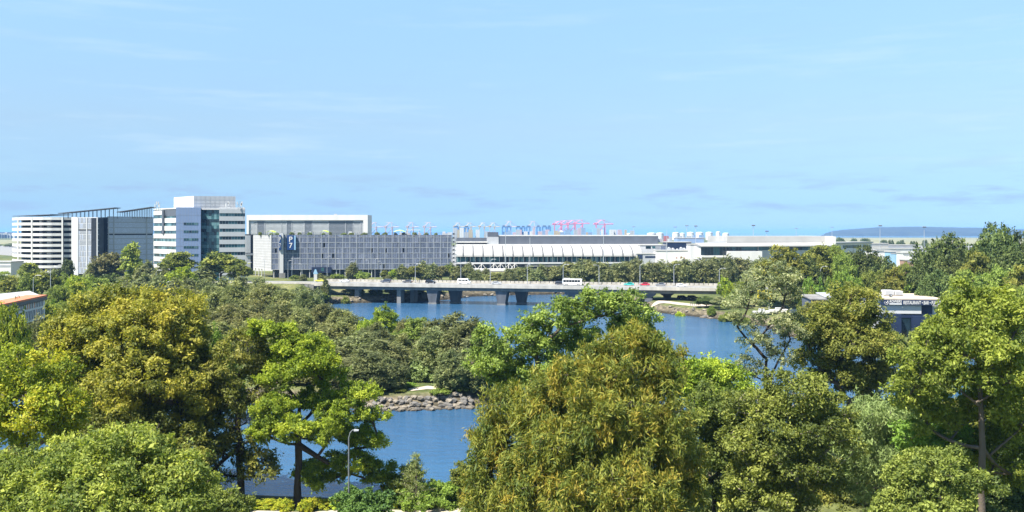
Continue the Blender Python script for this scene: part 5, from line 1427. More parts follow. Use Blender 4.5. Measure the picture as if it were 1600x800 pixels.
def leaves(rng, cen, out, tb, per, spread, L, Wd, style):
    n = len(cen); k = n * per
    c = np.repeat(cen, per, 0); o = np.repeat(out, per, 0); tint = np.repeat(tb, per)
    g = rng.normal(size=(k, 3))
    if style == 'needle':
        c = c + g * np.array([spread, spread, spread * 1.25])
        d = unit(o * np.array([.6, .6, .3]) + np.where(rng.random((k, 1)) < .38, np.array([[0, 0, .55]]), np.array([[0, 0, -.6]])) + rng.normal(size=(k, 3)) * .45)
        nrm = unit(rng.normal(size=(k, 3)) + np.array([0, 0, .5]) + .5 * o)
    else:
        c = c + g * np.array([spread, spread, spread * .75])
        d = unit(rng.normal(size=(k, 3)) * .9 + o * .5 + np.array([0, 0, -.35]))
        nrm = unit(rng.normal(size=(k, 3)) * .62 + o * .55 + np.array([0, 0, .62]))
    s = unit(np.cross(d, nrm))
    sz = np.exp(rng.normal(size=(k, 1)) * .28); ln = L * sz; w = Wd * sz * rng.uniform(.75, 1.2, (k, 1))
    up = np.cross(s, d)
    b = c - d * ln * .5
    v = np.stack([b, b + d * ln * .48 + s * w * .5 + up * w * .12, b + d * ln, b + d * ln * .48 - s * w * .5 + up * w * .12], 1).reshape(-1, 3)
    tint = np.clip(tint + rng.normal(size=k) * .22, 0, 1)
    return v, tint

def fib(n, rng):
    i = np.arange(n) + .5; ph = np.arccos(1 - 2 * i / n); th = math.pi * (1 + 5 ** .5) * i + rng.uniform(0, 6.28)
    return np.stack([np.cos(th) * np.sin(ph), np.sin(th) * np.sin(ph), np.cos(ph)], 1)

def grow(name, seed, ells, lean, trunk_r, fork_z, spacing, tw, per, L, Wd, lm, bark, style='broad', gap=.1, spread=None, under=-.5, flat=.8, inner=.22, clump=(.45, .95), tmean=.42, sides=6, twigs=True, lobes=.2):
    rng = np.random.default_rng(seed)
    E = np.array(ells, float)
    cl, od, rad = [], [], []
    for i, e in enumerate(E):
        c, r = e[:3], e[3:6]; a = (r[0] * r[1] * r[2]) ** (1 / 3)
        n = max(5, int(4 * math.pi * a * a / spacing ** 2 * .85))
        d = unit(fib(n, rng) + rng.normal(size=(n, 3)) * .16)
        bump_ = 1 + lobes * sum(np.cos(d @ rng.normal(size=3) * q_ + rng.uniform(0, 6.28)) for q_ in (1.6, 2.6, 4.2)) / 1.7
        p = c + d * r * bump_[:, None] * np.where(rng.random((n, 1)) < .07, rng.uniform(1.05, 1.2, (n, 1)), rng.uniform(.74, 1.05, (n, 1)))
        keep = (d[:, 2] > under + rng.normal(size=n) * .1) & (rng.random(n) > gap)
        for j, f in enumerate(E):
            if j != i: keep &= (((p - f[:3]) / (f[3:6] * .80)) ** 2).sum(1) > 1
        cl.append(p[keep]); od.append(d[keep])
        m = int(n * inner)
        if m:
            d2 = unit(rng.normal(size=(m, 3))); cl.append(c + d2 * r * rng.uniform(.3, .7, (m, 1))); od.append(d2)
    C = np.concatenate(cl); D = np.concatenate(od)
    rc = spacing * rng.uniform(clump[0], clump[1], len(C))
    # twigs inside each clump
    n = len(C); k = n * tw
    tc_ = np.repeat(C, tw, 0); td = np.repeat(D, tw, 0); tr_ = np.repeat(rc, tw)
    u = unit(rng.normal(size=(k, 3)) + td * .55 + np.array([0, 0, .25]))
    pos = tc_ + u * (tr_ * rng.uniform(.25, 1, k) ** .5)[:, None] * np.array([1, 1, flat])
    stray = rng.random(k) < .05
    pos = pos + np.where(stray[:, None], (td * .6 + np.array([0, 0, .5])) * (tr_ * rng.uniform(.3, .9, k))[:, None], 0)
    tb = np.repeat(np.clip(tmean + rng.normal(size=n) * .25, .02, .98), tw) + rng.normal(size=k) * .09
    if spread is None: spread = spacing * .16
    v, tint = leaves(rng, pos, unit(u + td * .4), tb, per, spread, L, Wd, style)
    nq = len(v) // 4
    cm = np_mesh(name + '_crown', v, np.arange(nq * 4).reshape(-1, 4), {'tint': ('FACE', tint)})
    cm.materials.append(lm)
    # limbs: every clump is joined to the nearest part of the skeleton that lies below it
    N = [np.zeros(3)]; par = [-1]
    fz = fork_z; K = 5
    for i in range(1, K + 1):
        t_ = i / K; N.append(np.array([lean[0] * t_ * t_, lean[1] * t_ * t_, fz * t_]) + rng.normal(size=3) * .08 * np.array([1, 1, 0]) * trunk_r * 3); par.append(len(N) - 2)
    def connect(c, segs):
        A = np.array(N); dz = np.maximum(0, A[:, 2] - c[2] + .4)
        dist = np.linalg.norm(A - c, axis=1) + 1.6 * dz
        dist[:3] += 50
        j = int(np.argmin(dist)); a = A[j]; prev = j
        mid = (a + c) / 2 + np.array([0, 0, -.10 * np.linalg.norm(c - a)]) + rng.normal(size=3) * .07 * np.linalg.norm(c - a)
        for s in range(1, segs + 1):
            t_ = s / segs; q = a * (1 - t_) ** 2 + 2 * mid * t_ * (1 - t_) + c * t_ * t_
            N.append(q); par.append(prev); prev = len(N) - 1
    for e in E[np.argsort(E[:, 2])]: connect(e[:3] - np.array([0, 0, e[5] * .35]), 5)
    cen = E[:, :3]
    for i in np.argsort(np.array([np.linalg.norm(cen - c, axis=1).min() for c in C])): connect(C[i], 3)
    if twigs:
        sel = rng.integers(0, k, min(k, n * 3)) 
        base = (sel // tw)
    rr = np.zeros(len(N)); ch = np.zeros(len(N))
    raw = np.zeros(len(N))
    for i in range(len(N) - 1, 0, -1):
        if raw[i] == 0: raw[i] = .03 ** 2.25
        raw[par[i]] += raw[i]
    rr = raw ** (1 / 2.25); rr = np.maximum(rr * trunk_r / rr[0], .02)
    A = np.array(N); idx = np.arange(1, len(N)); P0 = A[np.array(par)[1:]]; P1 = A[1:]; r1 = rr[1:]; r0 = np.minimum(rr[np.array(par)[1:]], r1 * 1.35)
    r0[0] = trunk_r * 1.25
    if twigs:
        Q0 = C[base]; Q1 = pos[sel]; P0 = np.concatenate([P0, Q0]); P1 = np.concatenate([P1, Q1]); r0 = np.concatenate([r0, np.full(len(sel), .028)]); r1 = np.concatenate([r1, np.full(len(sel), .012)])
    d = unit(P1 - P0); a = np.cross(d, np.array([0.31, .2, .93])); a = unit(a); b = np.cross(d, a)
    th = np.arange(sides) / sides * 2 * math.pi
    ring = a[:, None] * np.cos(th)[None, :, None] + b[:, None] * np.sin(th)[None, :, None]
    V0 = (P0 - d * (r0 * .3)[:, None])[:, None] + ring * r0[:, None, None]; V1 = (P1 + d * (r1 * .3)[:, None])[:, None] + ring * r1[:, None, None]
    v = np.concatenate([V0, V1], 1).reshape(-1, 3)
    m = len(P0); base_i = (np.arange(m) * 2 * sides)[:, None]
    q = np.stack([base_i + np.arange(sides), base_i + (np.arange(sides) + 1) % sides, base_i + sides + (np.arange(sides) + 1) % sides, base_i + sides + np.arange(sides)], -1).reshape(-1, 4)
    tmx = np_mesh(name + '_trunk', v, q, smooth=True); tmx.materials.append(bark)
    return tmx, cm

def tree_thing(name, cat, meshes, loc, label, group=None, rz=0, scale=None):
    t_ = thing(name, loc, label, cat, group, rz)
    for nm_, me in zip(('trunk', 'crown'), meshes):
        o = bpy.data.objects.new(nm_, me); COL.objects.link(o); o.parent = t_
    if scale: t_.scale = scale
    return t_

TOT = [0]
def hero(name, cat, label, seed, Y, ub, ells, lm, bark, trunk_r, fork_v, spacing, tw, per, L, Wd, **kw):
    x, y = PX(ub, Y); z = gz(x, y) - .1
    E = []; sk = kw.pop('shrink', .93)
    for e in ells:
        u, v, ru, rv = e[:4]; dy = e[4] if len(e) > 4 else 0
        yy = Y + dy; rx = ru * yy / F; rz_ = rv * yy / F
        E.append((UX(u, yy) - x, dy, ZV(v, yy) - z, rx * sk, max(rx, rz_ * .8) * .9 * sk / .93, rz_ * sk))
    lean = kw.pop('lean', None) or (sum(e[0] for e in E) / len(E) * .5, 0)
    ms = grow(name, seed, E, lean, trunk_r, ZV(fork_v, Y) - z, spacing, tw, per, L, Wd, LM[lm], M[bark], **kw)
    TOT[0] += len(ms[1].polygons)
    return tree_thing(name, cat, ms, (x, y, z), label)

# ---- the trees of the near bank, each grown to its own shape
hero('gum_tree', 'tree', 'broad olive gold gum tree with a domed crown, the largest on the left', 1, 104, 235,
     [(170, 490, 62, 38, 3), (235, 496, 62, 40), (115, 522, 40, 36), (290, 525, 36, 42), (205, 540, 85, 55, -2), (135, 585, 55, 55, 2), (235, 600, 78, 62, -4), (300, 600, 32, 60), (170, 650, 70, 55), (265, 660, 60, 55), (100, 600, 26, 40, 2)],
     'goldgum', 'bark', .48, 690, 1.75, 24, 15, .36, .17, gap=.10)
hero('gum_tree', 'tree', 'yellow green tree at the left edge with bare lower branches', 2, 84, 40,
     [(28, 585, 46, 36), (80, 590, 34, 34, 2), (5, 620, 50, 40), (55, 635, 52, 40, -1), (95, 640, 32, 36), (15, 665, 50, 36), (75, 672, 40, 30)],
     'yellow', 'bark', .32, 700, 1.55, 22, 14, .32, .15, gap=.14, inner=.12)
hero('rounded_tree', 'tree', 'rounded light green tree filling the bottom left corner', 3, 62, 150,
     [(195, 725, 82, 52), (120, 735, 62, 50, 2), (255, 755, 55, 48), (50, 765, 70, 52), (160, 780, 90, 50, -2), (285, 790, 40, 34, -1), (0, 775, 50, 55), (235, 800, 70, 45, -2)],
     'light', 'bark', .35, 860, 1.25, 24, 16, .25, .12, gap=.07)
hero('dark_tree', 'tree', 'dark trunked olive tree with sparse shaded lower branches, left of the bright layered one', 4, 103, 376,
     [(385, 545, 34, 30, 2), (350, 585, 36, 36), (415, 575, 28, 40, 3), (380, 620, 42, 40), (335, 645, 34, 40, 2), (400, 670, 26, 34), (350, 705, 38, 36, 1), (405, 735, 26, 26), (325, 735, 24, 34, 2)],
     'olive', 'bark_dark', .42, 640, 1.6, 20, 13, .34, .15, gap=.22, inner=.15)
hero('layered_tree', 'tree', 'bright green tree with crown in separate layered clumps over the near water', 51, 101.5, 465,
     [(425, 520, 36, 17, 2), (467, 543, 46, 20, 1), (487, 570, 40, 22, -1), (443, 592, 32, 24), (508, 590, 30, 24, 2), (432, 638, 32, 21, -1), (495, 628, 34, 22, 3), (522, 652, 32, 24, -2), (553, 622, 32, 20), (578, 649, 24, 9, -1),
      (418, 672, 28, 26, -2), (465, 676, 32, 25, -3), (512, 682, 30, 24, -2), (556, 684, 34, 22, 2), (495, 742, 38, 22, 2), (552, 726, 44, 20, 1), (590, 745, 26, 22, 2), (590, 690, 15, 12, 0), (455, 560, 22, 18, 4)],
     'bright', 'bark_dark', .40, 630, 1.15, 24, 15, .27, .125, gap=.05, under=-.2, inner=.2, clump=(.5, .8), flat=.7, lean=(0.2, 0), shrink=.86)
hero('casuarina', 'tree', 'huge golden olive she-oak with drooping needles in the middle foreground', 6, 72, 930,
     [(985, 550, 36, 38, 2), (1035, 572, 28, 34, 2), (940, 570, 30, 34, 1), (890, 600, 30, 36, -1), (940, 690, 70, 70, 5), (860, 720, 60, 60, 5), (965, 600, 26, 30, -1), (915, 606, 40, 42), (1020, 612, 36, 48, 2), (862, 618, 36, 34, 1), (830, 655, 28, 28, -1), (790, 648, 34, 34, 2), (928, 656, 46, 40, -4), (985, 672, 40, 46, -3), (866, 706, 44, 40, -4), (1042, 690, 40, 54), (770, 706, 36, 42, 1), (815, 738, 34, 34, -3), (965, 752, 54, 42, -5), (895, 775, 42, 36, -6), (820, 790, 52, 46, -3), (1062, 765, 36, 52, 1), (1010, 790, 50, 44, -5), (920, 815, 80, 40, -5), (755, 778, 30, 40)],
     'goldcas', 'bark', .5, 760, 1.05, 16, 13, .44, .08, style='needle', gap=.10, under=-.7, flat=1.35, spread=.21, inner=.35, clump=(.4, .85), lobes=.28)
hero('gum_tree', 'tree', 'airy green gum tree standing behind the golden she-oak against the river', 7, 98, 905,
     [(880, 498, 36, 32), (838, 535, 34, 36, 1), (775, 548, 34, 30), (800, 585, 36, 32, 2), (930, 486, 30, 26, 1), (975, 482, 30, 20), (990, 520, 38, 34, 2), (755, 575, 24, 24), (845, 590, 40, 30), (900, 545, 40, 40, 2), (1020, 555, 24, 30, 1)],
     'gum', 'bark', .34, 610, 1.35, 19, 13, .33, .16, gap=.22, inner=.10, under=-.35)
hero('gum_tree', 'tree', 'tall sparse grey gum with see-through crown standing before the right bank', 8, 117, 1196,
     [(1165, 482, 24, 24), (1222, 470, 30, 34, 1), (1200, 505, 26, 20), (1182, 535, 26, 26), (1235, 520, 24, 30, 1), (1152, 505, 12, 16), (1215, 560, 20, 18), (1175, 445, 18, 20, 1), (1230, 435, 20, 22, 1), (1168, 575, 18, 18, 1)],
     'greygum', 'bark_dark', .24, 560, 1.35, 15, 10, .33, .14, gap=.32, inner=.05, under=-.4, tmean=.5)
hero('gum_tree', 'tree', 'dense olive gum with several forked trunks in front of the restaurant', 9, 124, 1325,
     [(1335, 480, 38, 28), (1300, 510, 40, 34, 1), (1362, 520, 28, 30, 1), (1335, 540, 50, 34, -2), (1390, 558, 26, 22), (1275, 555, 28, 28), (1385, 575, 30, 30), (1310, 590, 38, 32), (1350, 600, 36, 34, 1), (1262, 530, 16, 20)],
     'olive', 'bark', .38, 625, 1.7, 22, 14, .38, .18, gap=.13, inner=.15, tmean=.52)
hero('gum_tree', 'tree', 'tall bright green gum tree at the right edge with an open brown trunk', 10, 80, 1535,
     [(1530, 492, 60, 38, 1), (1585, 505, 46, 48, 2), (1478, 530, 46, 38), (1530, 545, 60, 36, -2), (1440, 570, 40, 32), (1490, 590, 56, 34, -1), (1575, 580, 60, 48, -2), (1420, 610, 34, 26, 1), (1600, 650, 50, 48), (1545, 630, 40, 26, 2), (1445, 640, 30, 24, 2), (1590, 730, 44, 48, 2), (1500, 660, 26, 20, 3), (1560, 700, 46, 34, 4), (1505, 715, 30, 24, 4), (1455, 665, 24, 20, 3)],
     'gumb', 'bark', .32, 570, 1.35, 20, 15, .31, .145, gap=.2, inner=.12, under=-.3, tmean=.55)
hero('gum_tree', 'tree', 'mid green gum with pale forked stems between the golden she-oak and the silvery bush', 11, 86, 1255,
     [(1245, 612, 46, 26), (1185, 640, 42, 30, 1), (1290, 640, 38, 30, 1), (1235, 665, 56, 36, -1), (1170, 695, 38, 36), (1295, 690, 34, 36), (1225, 715, 50, 38, -1), (1180, 755, 44, 36), (1275, 750, 46, 40, 1), (1225, 785, 50, 34)],
     'gum', 'bark_pale', .30, 745, 1.45, 22, 14, .30, .15, gap=.16, inner=.12)
hero('silvery_tree', 'tree', 'pale silvery green feathery tree in front of the forked olive gum', 12, 94, 1365,
     [(1360, 655, 36, 24), (1400, 680, 36, 34, 1), (1335, 690, 34, 34), (1375, 715, 40, 36), (1345, 750, 36, 34), (1410, 735, 26, 34)],
     'silver', 'bark', .22, 760, 1.3, 20, 14, .42, .075, style='needle', gap=.12, spread=.22, flat=1.0)
hero('rounded_tree', 'tree', 'fresh green round topped tree right of the golden she-oak', 13, 112, 1110,
     [(1100, 585, 40, 20), (1135, 605, 34, 26, 1), (1060, 600, 34, 26, 1), (1100, 620, 50, 30), (1150, 640, 26, 30)],
     'bright', 'bark', .25, 690, 1.4, 22, 14, .33, .16, gap=.08)
hero('dark_tree', 'tree', 'dark grey green tree pressed between the she-oak and the mid green gum', 14, 90, 1115,
     [(1115, 640, 36, 32), (1090, 680, 34, 40, 1), (1140, 690, 30, 40), (1110, 735, 40, 44), (1130, 785, 38, 40)],
     'olive', 'bark_dark', .26, 780, 1.4, 22, 14, .30, .14, gap=.1, tmean=.22)
hero('shrub', 'shrub', 'leafy light green bush in the bottom right corner below the open trunked gum', 15, 70, 1455,
     [(1455, 735, 46, 32), (1415, 760, 36, 34), (1500, 765, 44, 32), (1455, 790, 60, 40, -1), (1400, 800, 30, 30)],
     'gum', 'bark', .16, 830, 1.05, 22, 15, .24, .12, gap=.1)
hero('small_tree', 'tree', 'small fresh green tree under the open trunked gum, above the corner bush', 16, 84, 1480,
     [(1475, 690, 40, 30, 2), (1440, 700, 26, 22, 1), (1510, 705, 28, 24, 2), (1420, 680, 18, 18)],
     'hedge', 'bark', .16, 760, 1.2, 20, 14, .28, .14, gap=.12)
hero('shrub', 'shrub', 'glossy dark leaved bush beside the near street lamp on the bottom path', 17, 92, 572,
     [(555, 782, 26, 18), (590, 788, 22, 16), (572, 800, 40, 16, -1)],
     'deep', 'bark', .10, 800, .8, 20, 14, .22, .13, gap=.1, tmean=.6)
hero('shrub', 'shrub', 'low spreading fresh green bush on the near shore right of the little pine', 18, 102, 670,
     [(645, 778, 34, 12), (685, 772, 36, 14), (715, 780, 22, 12), (665, 784, 44, 10, -1)],
     'hedge', 'bark', .10, 790, .8, 22, 14, .24, .12, gap=.04)
hero('shrub', 'shrub', 'loose grey green bush left of the little pine on the near shore', 19, 103, 630,
     [(625, 758, 22, 18), (640, 745, 18, 18), (612, 770, 18, 12)], 'gum', 'bark', .08, 776, .8, 16, 12, .26, .11, gap=.15)
hero('shrub', 'shrub', 'olive bush at the foot of the golden she-oak by the water', 24, 98, 735,
     [(738, 765, 20, 22), (722, 745, 14, 18), (745, 790, 26, 18)], 'olive', 'bark', .08, 790, .8, 18, 12, .26, .11, gap=.15)
hero('shrub', 'shrub', 'shaded green bush at the bottom between the dark trunk and the corner tree', 25, 90, 345,
     [(335, 785, 30, 20), (365, 795, 22, 16)], 'gum', 'bark', .08, 800, .8, 18, 12, .26, .12, gap=.1)
hero('small_tree', 'tree', 'shaded understorey tree below the open trunk at the right edge', 26, 92, 1565,
     [(1560, 750, 40, 36), (1600, 790, 40, 40), (1530, 790, 30, 30), (1575, 700, 30, 26, 3)], 'fig', 'bark_dark', .16, 790, 1.3, 20, 12, .32, .16, gap=.12)
hero('small_tree', 'tree', 'shaded understorey tree low behind the silvery feathery one', 27, 104, 1330,
     [(1330, 760, 50, 40), (1290, 790, 50, 30), (1390, 790, 50, 34), (1330, 690, 40, 36, 4)], 'olive', 'bark_dark', .2, 790, 1.5, 20, 12, .36, .18, gap=.1, tmean=.3)
hero('small_tree', 'tree', 'shaded olive understorey tree beneath the gold gum on the left', 28, 96, 220,
     [(200, 690, 60, 40), (290, 715, 40, 46), (130, 680, 50, 40), (240, 740, 60, 40)], 'olive', 'bark_dark', .25, 740, 1.5, 20, 12, .34, .16, gap=.12, tmean=.3)
# a little pine with whorled branches
def pine(name, label, u, vt, vb, Y, lm, cat='tree'):
    x, y = PX(u, Y); z = gz(x, y) - .1; H = ZV(vt, Y) - z
    rng = np.random.default_rng(33); mb = MB(); mb.tube([(0, 0, 0), (0.05, 0, H * .5), (0, 0, H)], [.09, .06, .012], 6)
    cen, out = [], []
    k = 0; h = H * .14
    while h < H * .97:
        R_ = (1 - h / H) ** .8 * H * .42 + .1
        for a in np.arange(0, 6.28, 1.25) + k * .6:
            d = np.array([math.cos(a), math.sin(a), .18]); e = d * R_ * rng.uniform(.7, 1.1)
            mb.bar((0, 0, h), (e[0], e[1], h + e[2]), .018)
            for t_ in np.linspace(.3, 1, 6): cen.append([e[0] * t_, e[1] * t_, h + e[2] * t_]); out.append(d)
        h += H * .085; k += 1
    cen = np.array(cen); out = unit(np.array(out))
    v, tint = leaves(rng, cen, out, np.full(len(cen), .6), 7, .10, .30, .045, 'needle')
    cm = np_mesh(name + '_crown', v, np.arange(len(v)).reshape(-1, 4), {'tint': ('FACE', tint)}); cm.materials.append(LM[lm])
    t_ = thing(name, (x, y, z), label, cat)
    mb.build('trunk', M['bark'], t_, local=True)
    o = bpy.data.objects.new('crown', cm); COL.objects.link(o); o.parent = t_
pine('pine_sapling', 'little open pine sapling on the near shore in front of the water', 650, 704, 778, 100, 'silver')
def redplant(u, v, Y):
    x, y = PX(u, Y); z = gz(x, y); rng = np.random.default_rng(3)
    cen = rng.normal(size=(26, 3)) * np.array([.16, .16, .14]) + np.array([0, 0, .42])
    vv, tint = leaves(rng, cen, unit(cen - np.array([0, 0, .1])), np.full(26, .5), 6, .06, .34, .08, 'broad')
    cm = np_mesh('red_leaves', vv, np.arange(len(vv)).reshape(-1, 4), {'tint': ('FACE', tint)}); cm.materials.append(LM['redleaf'])
    t_ = thing('red_plant', (x, y, z), 'small red leaved plant on the path edge by the yellow green shrubs', 'plant')
    o = bpy.data.objects.new('leaves', cm); COL.objects.link(o); o.parent = t_
    mb = MB(); mb.tube([(0, 0, -.05), (0, 0, .45)], [.03, .02], 6); mb.build('stem', M['bark'], t_, local=True)
redplant(502, 796, 95.5)

# ------------------------------------------------------------------ kinds of tree that repeat
def proto(kind, seed, ells, trunk_r, fork, spacing, tw, per, L, Wd, lm, bark, **kw):
    ms = grow(kind, seed, ells, (0.2, 0.1), trunk_r, fork, spacing, tw, per, L, Wd, LM[lm], M[bark], twigs=False, sides=5, **kw)
    co = np.empty(len(ms[1].vertices) * 3, np.float32); ms[1].vertices.foreach_get('co', co); co = co.reshape(-1, 3)
    q = np.percentile(co, [0.6, 99.6], 0); TOT[0] += len(ms[1].polygons)
    return dict(ms=ms, W=(q[1, 0] - q[0, 0] + q[1, 1] - q[0, 1]) / 2, H=q[1, 2])
EL = {
 'cas': [[(0, 0, 4.2, 2.2, 2.2, 3.4), (.4, .3, 8.9, 1.1, 1.1, 3.0), (-1.3, .5, 6.6, 1.1, 1.1, 2.8), (1.5, -.3, 6.0, 1.1, 1.1, 2.7), (-.3, -1.4, 6.6, 1.2, 1.1, 2.8), (-1.9, -.4, 3.4, 1.3, 1.2, 2.6), (1.9, -.8, 3.2, 1.3, 1.3, 2.4), (.5, 1.5, 5.6, 1.2, 1.1, 2.8)],
         [(.2, 0, 4.0, 2.3, 2.2, 3.2), (-.9, .2, 8.6, 1.1, 1.2, 3.0), (.9, .5, 7.8, 1.2, 1.1, 2.9), (-1.8, -.6, 4.6, 1.2, 1.1, 2.8), (.5, -1.5, 5.8, 1.2, 1.1, 2.9), (2.0, .1, 4.4, 1.2, 1.2, 2.6), (-.4, 1.6, 4.6, 1.3, 1.1, 2.6)],
         [(0, 0, 4.4, 2.4, 2.1, 3.2), (.1, .1, 9.2, 1.0, 1.0, 2.7), (1.2, .5, 6.8, 1.2, 1.1, 2.7), (-1.2, -.3, 7.4, 1.1, 1.1, 2.7), (.2, -1.5, 4.8, 1.3, 1.1, 2.8), (-2.1, .3, 3.6, 1.2, 1.2, 2.5), (2.2, -.4, 3.6, 1.2, 1.2, 2.4)]],
 'gum': [[(0, 0, 9.0, 2.8, 2.8, 2.1), (-2.4, .2, 7.0, 2.1, 2.1, 1.8), (2.5, .8, 7.4, 2.1, 2.1, 1.8), (.6, -2.2, 6.6, 2.2, 2, 1.7), (-.6, 2.3, 7.3, 2, 2, 1.6), (.4, .2, 10.5, 1.8, 1.8, 1.4), (.2, -.4, 5.4, 2.6, 2.4, 1.8)],
         [(.6, 0, 8.6, 2.5, 2.6, 2.0), (-2.0, -.5, 8.0, 1.9, 2.0, 1.7), (2.4, -.8, 6.6, 1.9, 2.1, 1.7), (-1.2, 1.6, 6.0, 2.2, 2, 1.7), (.2, -2.0, 5.6, 2.3, 2, 1.8), (-1, .2, 10.2, 1.7, 1.7, 1.5)]],
 'fig': [[(0, 0, 7, 4.6, 4.6, 4.0), (-3, 1, 5.4, 2.9, 2.9, 3), (3.1, -1, 5.7, 2.9, 2.9, 3), (0, -3, 5.2, 3, 2.8, 3), (1.2, 1, 9, 2.9, 2.9, 2.6), (-1.6, -.8, 8.8, 2.4, 2.4, 2.2)],
         [(0, 0, 6.4, 5.0, 4.4, 3.6), (-3.4, -.8, 6.4, 2.4, 2.6, 2.6), (2.8, 1.2, 7.6, 2.7, 2.7, 2.6), (.6, -2.8, 5.6, 3, 2.6, 3), (-.8, .4, 9.2, 2.6, 2.6, 2.2), (3.6, -1.6, 4.8, 2.2, 2.4, 2.6)]],
 'pop': [[(0, 0, 5.4, 2.0, 2.0, 4.6), (.2, .2, 9.4, 1.5, 1.5, 2.6), (-.7, -.4, 4.2, 1.5, 1.5, 3.0)]],
 'shrub': [[(0, 0, 1.5, 1.6, 1.6, 1.4), (1.2, .2, 1.1, 1.1, 1.1, 1.0), (-1.1, -.3, 1.2, 1.2, 1.1, 1.1)], [(0, 0, 1.3, 1.4, 1.7, 1.3), (.9, -.7, 1.3, 1.2, 1.1, 1.2), (-1.2, .4, .9, 1.0, 1.1, .9)]],
}
PR = {}
def make(kind, base, lm, bark, tier, **kw):
    out = []
    for i, e in enumerate(EL[base]):
        st_ = 'needle' if base == 'cas' else 'broad'
        sd_ = sum(ord(c) for c in kind) + i * 7
        if base == 'shrub':
            a = dict(spacing=.75, tw=12, per=9, L=.26, Wd=.15) if tier == 'mid' else dict(spacing=.9, tw=8, per=6, L=.45, Wd=.28)
            out.append(proto(kind, sd_, e, .08, .5, a['spacing'], a['tw'], a['per'], a['L'], a['Wd'], lm, bark, gap=.06, **kw))
        elif tier == 'mid':
            sp_ = dict(cas=1.05, gum=1.45, fig=1.6, pop=1.2)[base]
            out.append(proto(kind, sd_, e, .26, 3.2 if base != 'fig' else 2.4, sp_, 15, 10, .62 if st_ == 'needle' else .42, .13 if st_ == 'needle' else .23, lm, bark, style=st_, gap=.14 if base == 'gum' else .09, flat=1.6 if base == 'cas' else .8, **kw))
        else:
            sp_ = dict(cas=1.3, gum=1.6, fig=1.9, pop=1.4)[base]
            out.append(proto(kind, sd_, e, .26, 3.2 if base != 'fig' else 2.4, sp_, 9, 7, .95 if st_ == 'needle' else .72, .28 if st_ == 'needle' else .42, lm, bark, style=st_, gap=.12, flat=1.6 if base == 'cas' else .8, **kw))
    PR[kind] = out
make('casuarina', 'cas', 'cas', 'bark_dark', 'mid', spread=.26, under=-.8)
make('dark_casuarina', 'cas', 'casd', 'bark_dark', 'mid', spread=.26, under=-.8)
make('gum', 'gum', 'gum', 'bark', 'mid'); make('olive_gum', 'gum', 'olive', 'bark', 'mid', tmean=.55); make('grey_gum', 'gum', 'greygum', 'bark_pale', 'mid')
make('bright_tree', 'fig', 'bright', 'bark', 'mid'); make('fig', 'fig', 'fig', 'bark_dark', 'mid', tmean=.45); make('green_tree', 'fig', 'gum', 'bark', 'mid')
make('shrub', 'shrub', 'gum', 'bark', 'mid'); make('bright_shrub', 'shrub', 'hedge', 'bark', 'mid'); make('yellow_shrub', 'shrub', 'yellow', 'bark', 'mid', tmean=.7); make('silver_shrub', 'shrub', 'silver', 'bark', 'mid')
make('far_casuarina', 'cas', 'casd', 'bark_dark', 'far', spread=.36, under=-.8, tmean=.5); make('far_gum', 'gum', 'olive', 'bark', 'far', spread=.36); make('far_dull', 'gum', 'cas', 'bark_dark', 'far', spread=.36, under=-.8); make('far_fig', 'fig', 'fig', 'bark_dark', 'far', spread=.40, tmean=.5)
make('far_green', 'fig', 'gum', 'bark', 'far', spread=.38, tmean=.35); make('far_bright', 'fig', 'bright', 'bark', 'far', spread=.38); make('far_poplar', 'pop', 'light', 'bark', 'far', spread=.32); make('far_rust', 'gum', 'rust', 'bark', 'far', spread=.38, under=-.8)
NM = {'casuarina': 'casuarina', 'dark_casuarina': 'casuarina', 'gum': 'gum_tree', 'olive_gum': 'gum_tree', 'grey_gum': 'gum_tree', 'bright_tree': 'rounded_tree', 'fig': 'fig_tree', 'green_tree': 'rounded_tree', 'shrub': 'shrub', 'bright_shrub': 'shrub', 'yellow_shrub': 'shrub', 'silver_shrub': 'shrub',
      'far_casuarina': 'casuarina', 'far_dull': 'gum_tree', 'far_gum': 'gum_tree', 'far_fig': 'fig_tree', 'far_green': 'rounded_tree', 'far_bright': 'rounded_tree', 'far_poplar': 'poplar_tree', 'far_rust': 'gum_tree'}
tr = random.Random(77)
FIRST = {}
def plant(kind, u, vt, Y, w, label, group=None, z=None):
    i = tr.randrange(len(PR[kind])); p = PR[kind][i]
    x, y = PX(u, Y); z0 = (gz(x, y) if z is None else z) - .1
    H = ZV(vt, Y) - z0; Wm = w * Y / F; s = (Wm / p['W'] , Wm / p['W'], H / p['H'])
    rz = tr.uniform(0, 6.283)
    if (kind, i) not in FIRST:
        FIRST[(kind, i)] = tree_thing(NM[kind], 'shrub' if 'shrub' in kind else 'tree', p['ms'], (x, y, z0), label, group, rz, s); return
    r = dup(FIRST[(kind, i)], (x, y, z0), rz, s, label)
    if group: r['group'] = group
    elif 'group' in r.keys(): del r['group']

ORD = ['first', 'second', 'third', 'fourth', 'fifth', 'sixth', 'seventh', 'eighth', 'ninth', 'tenth', 'eleventh', 'twelfth']
def row(items, marks, noun, tail, group):
    # items (kind, u, vt, Y, w); each is named by counting from the nearest landmark
    items = sorted(items, key=lambda q: q[1]); cnt = {}
    order = []
    for it in items:
        m_ = min(marks, key=lambda q: abs(q[0] - it[1])); order.append((it, m_))
    for it, m_ in order:
        if it[1] < m_[0]:
            k = sum(1 for a, b in order if b is m_ and it[1] < a[1] < m_[0]); side = 'left'
        else:
            k = sum(1 for a, b in order if b is m_ and m_[0] <= a[1] < it[1]); side = 'right'
        plant(*it, f'{ORD[k]} {noun} {side} of {m_[1]}{tail}', group)

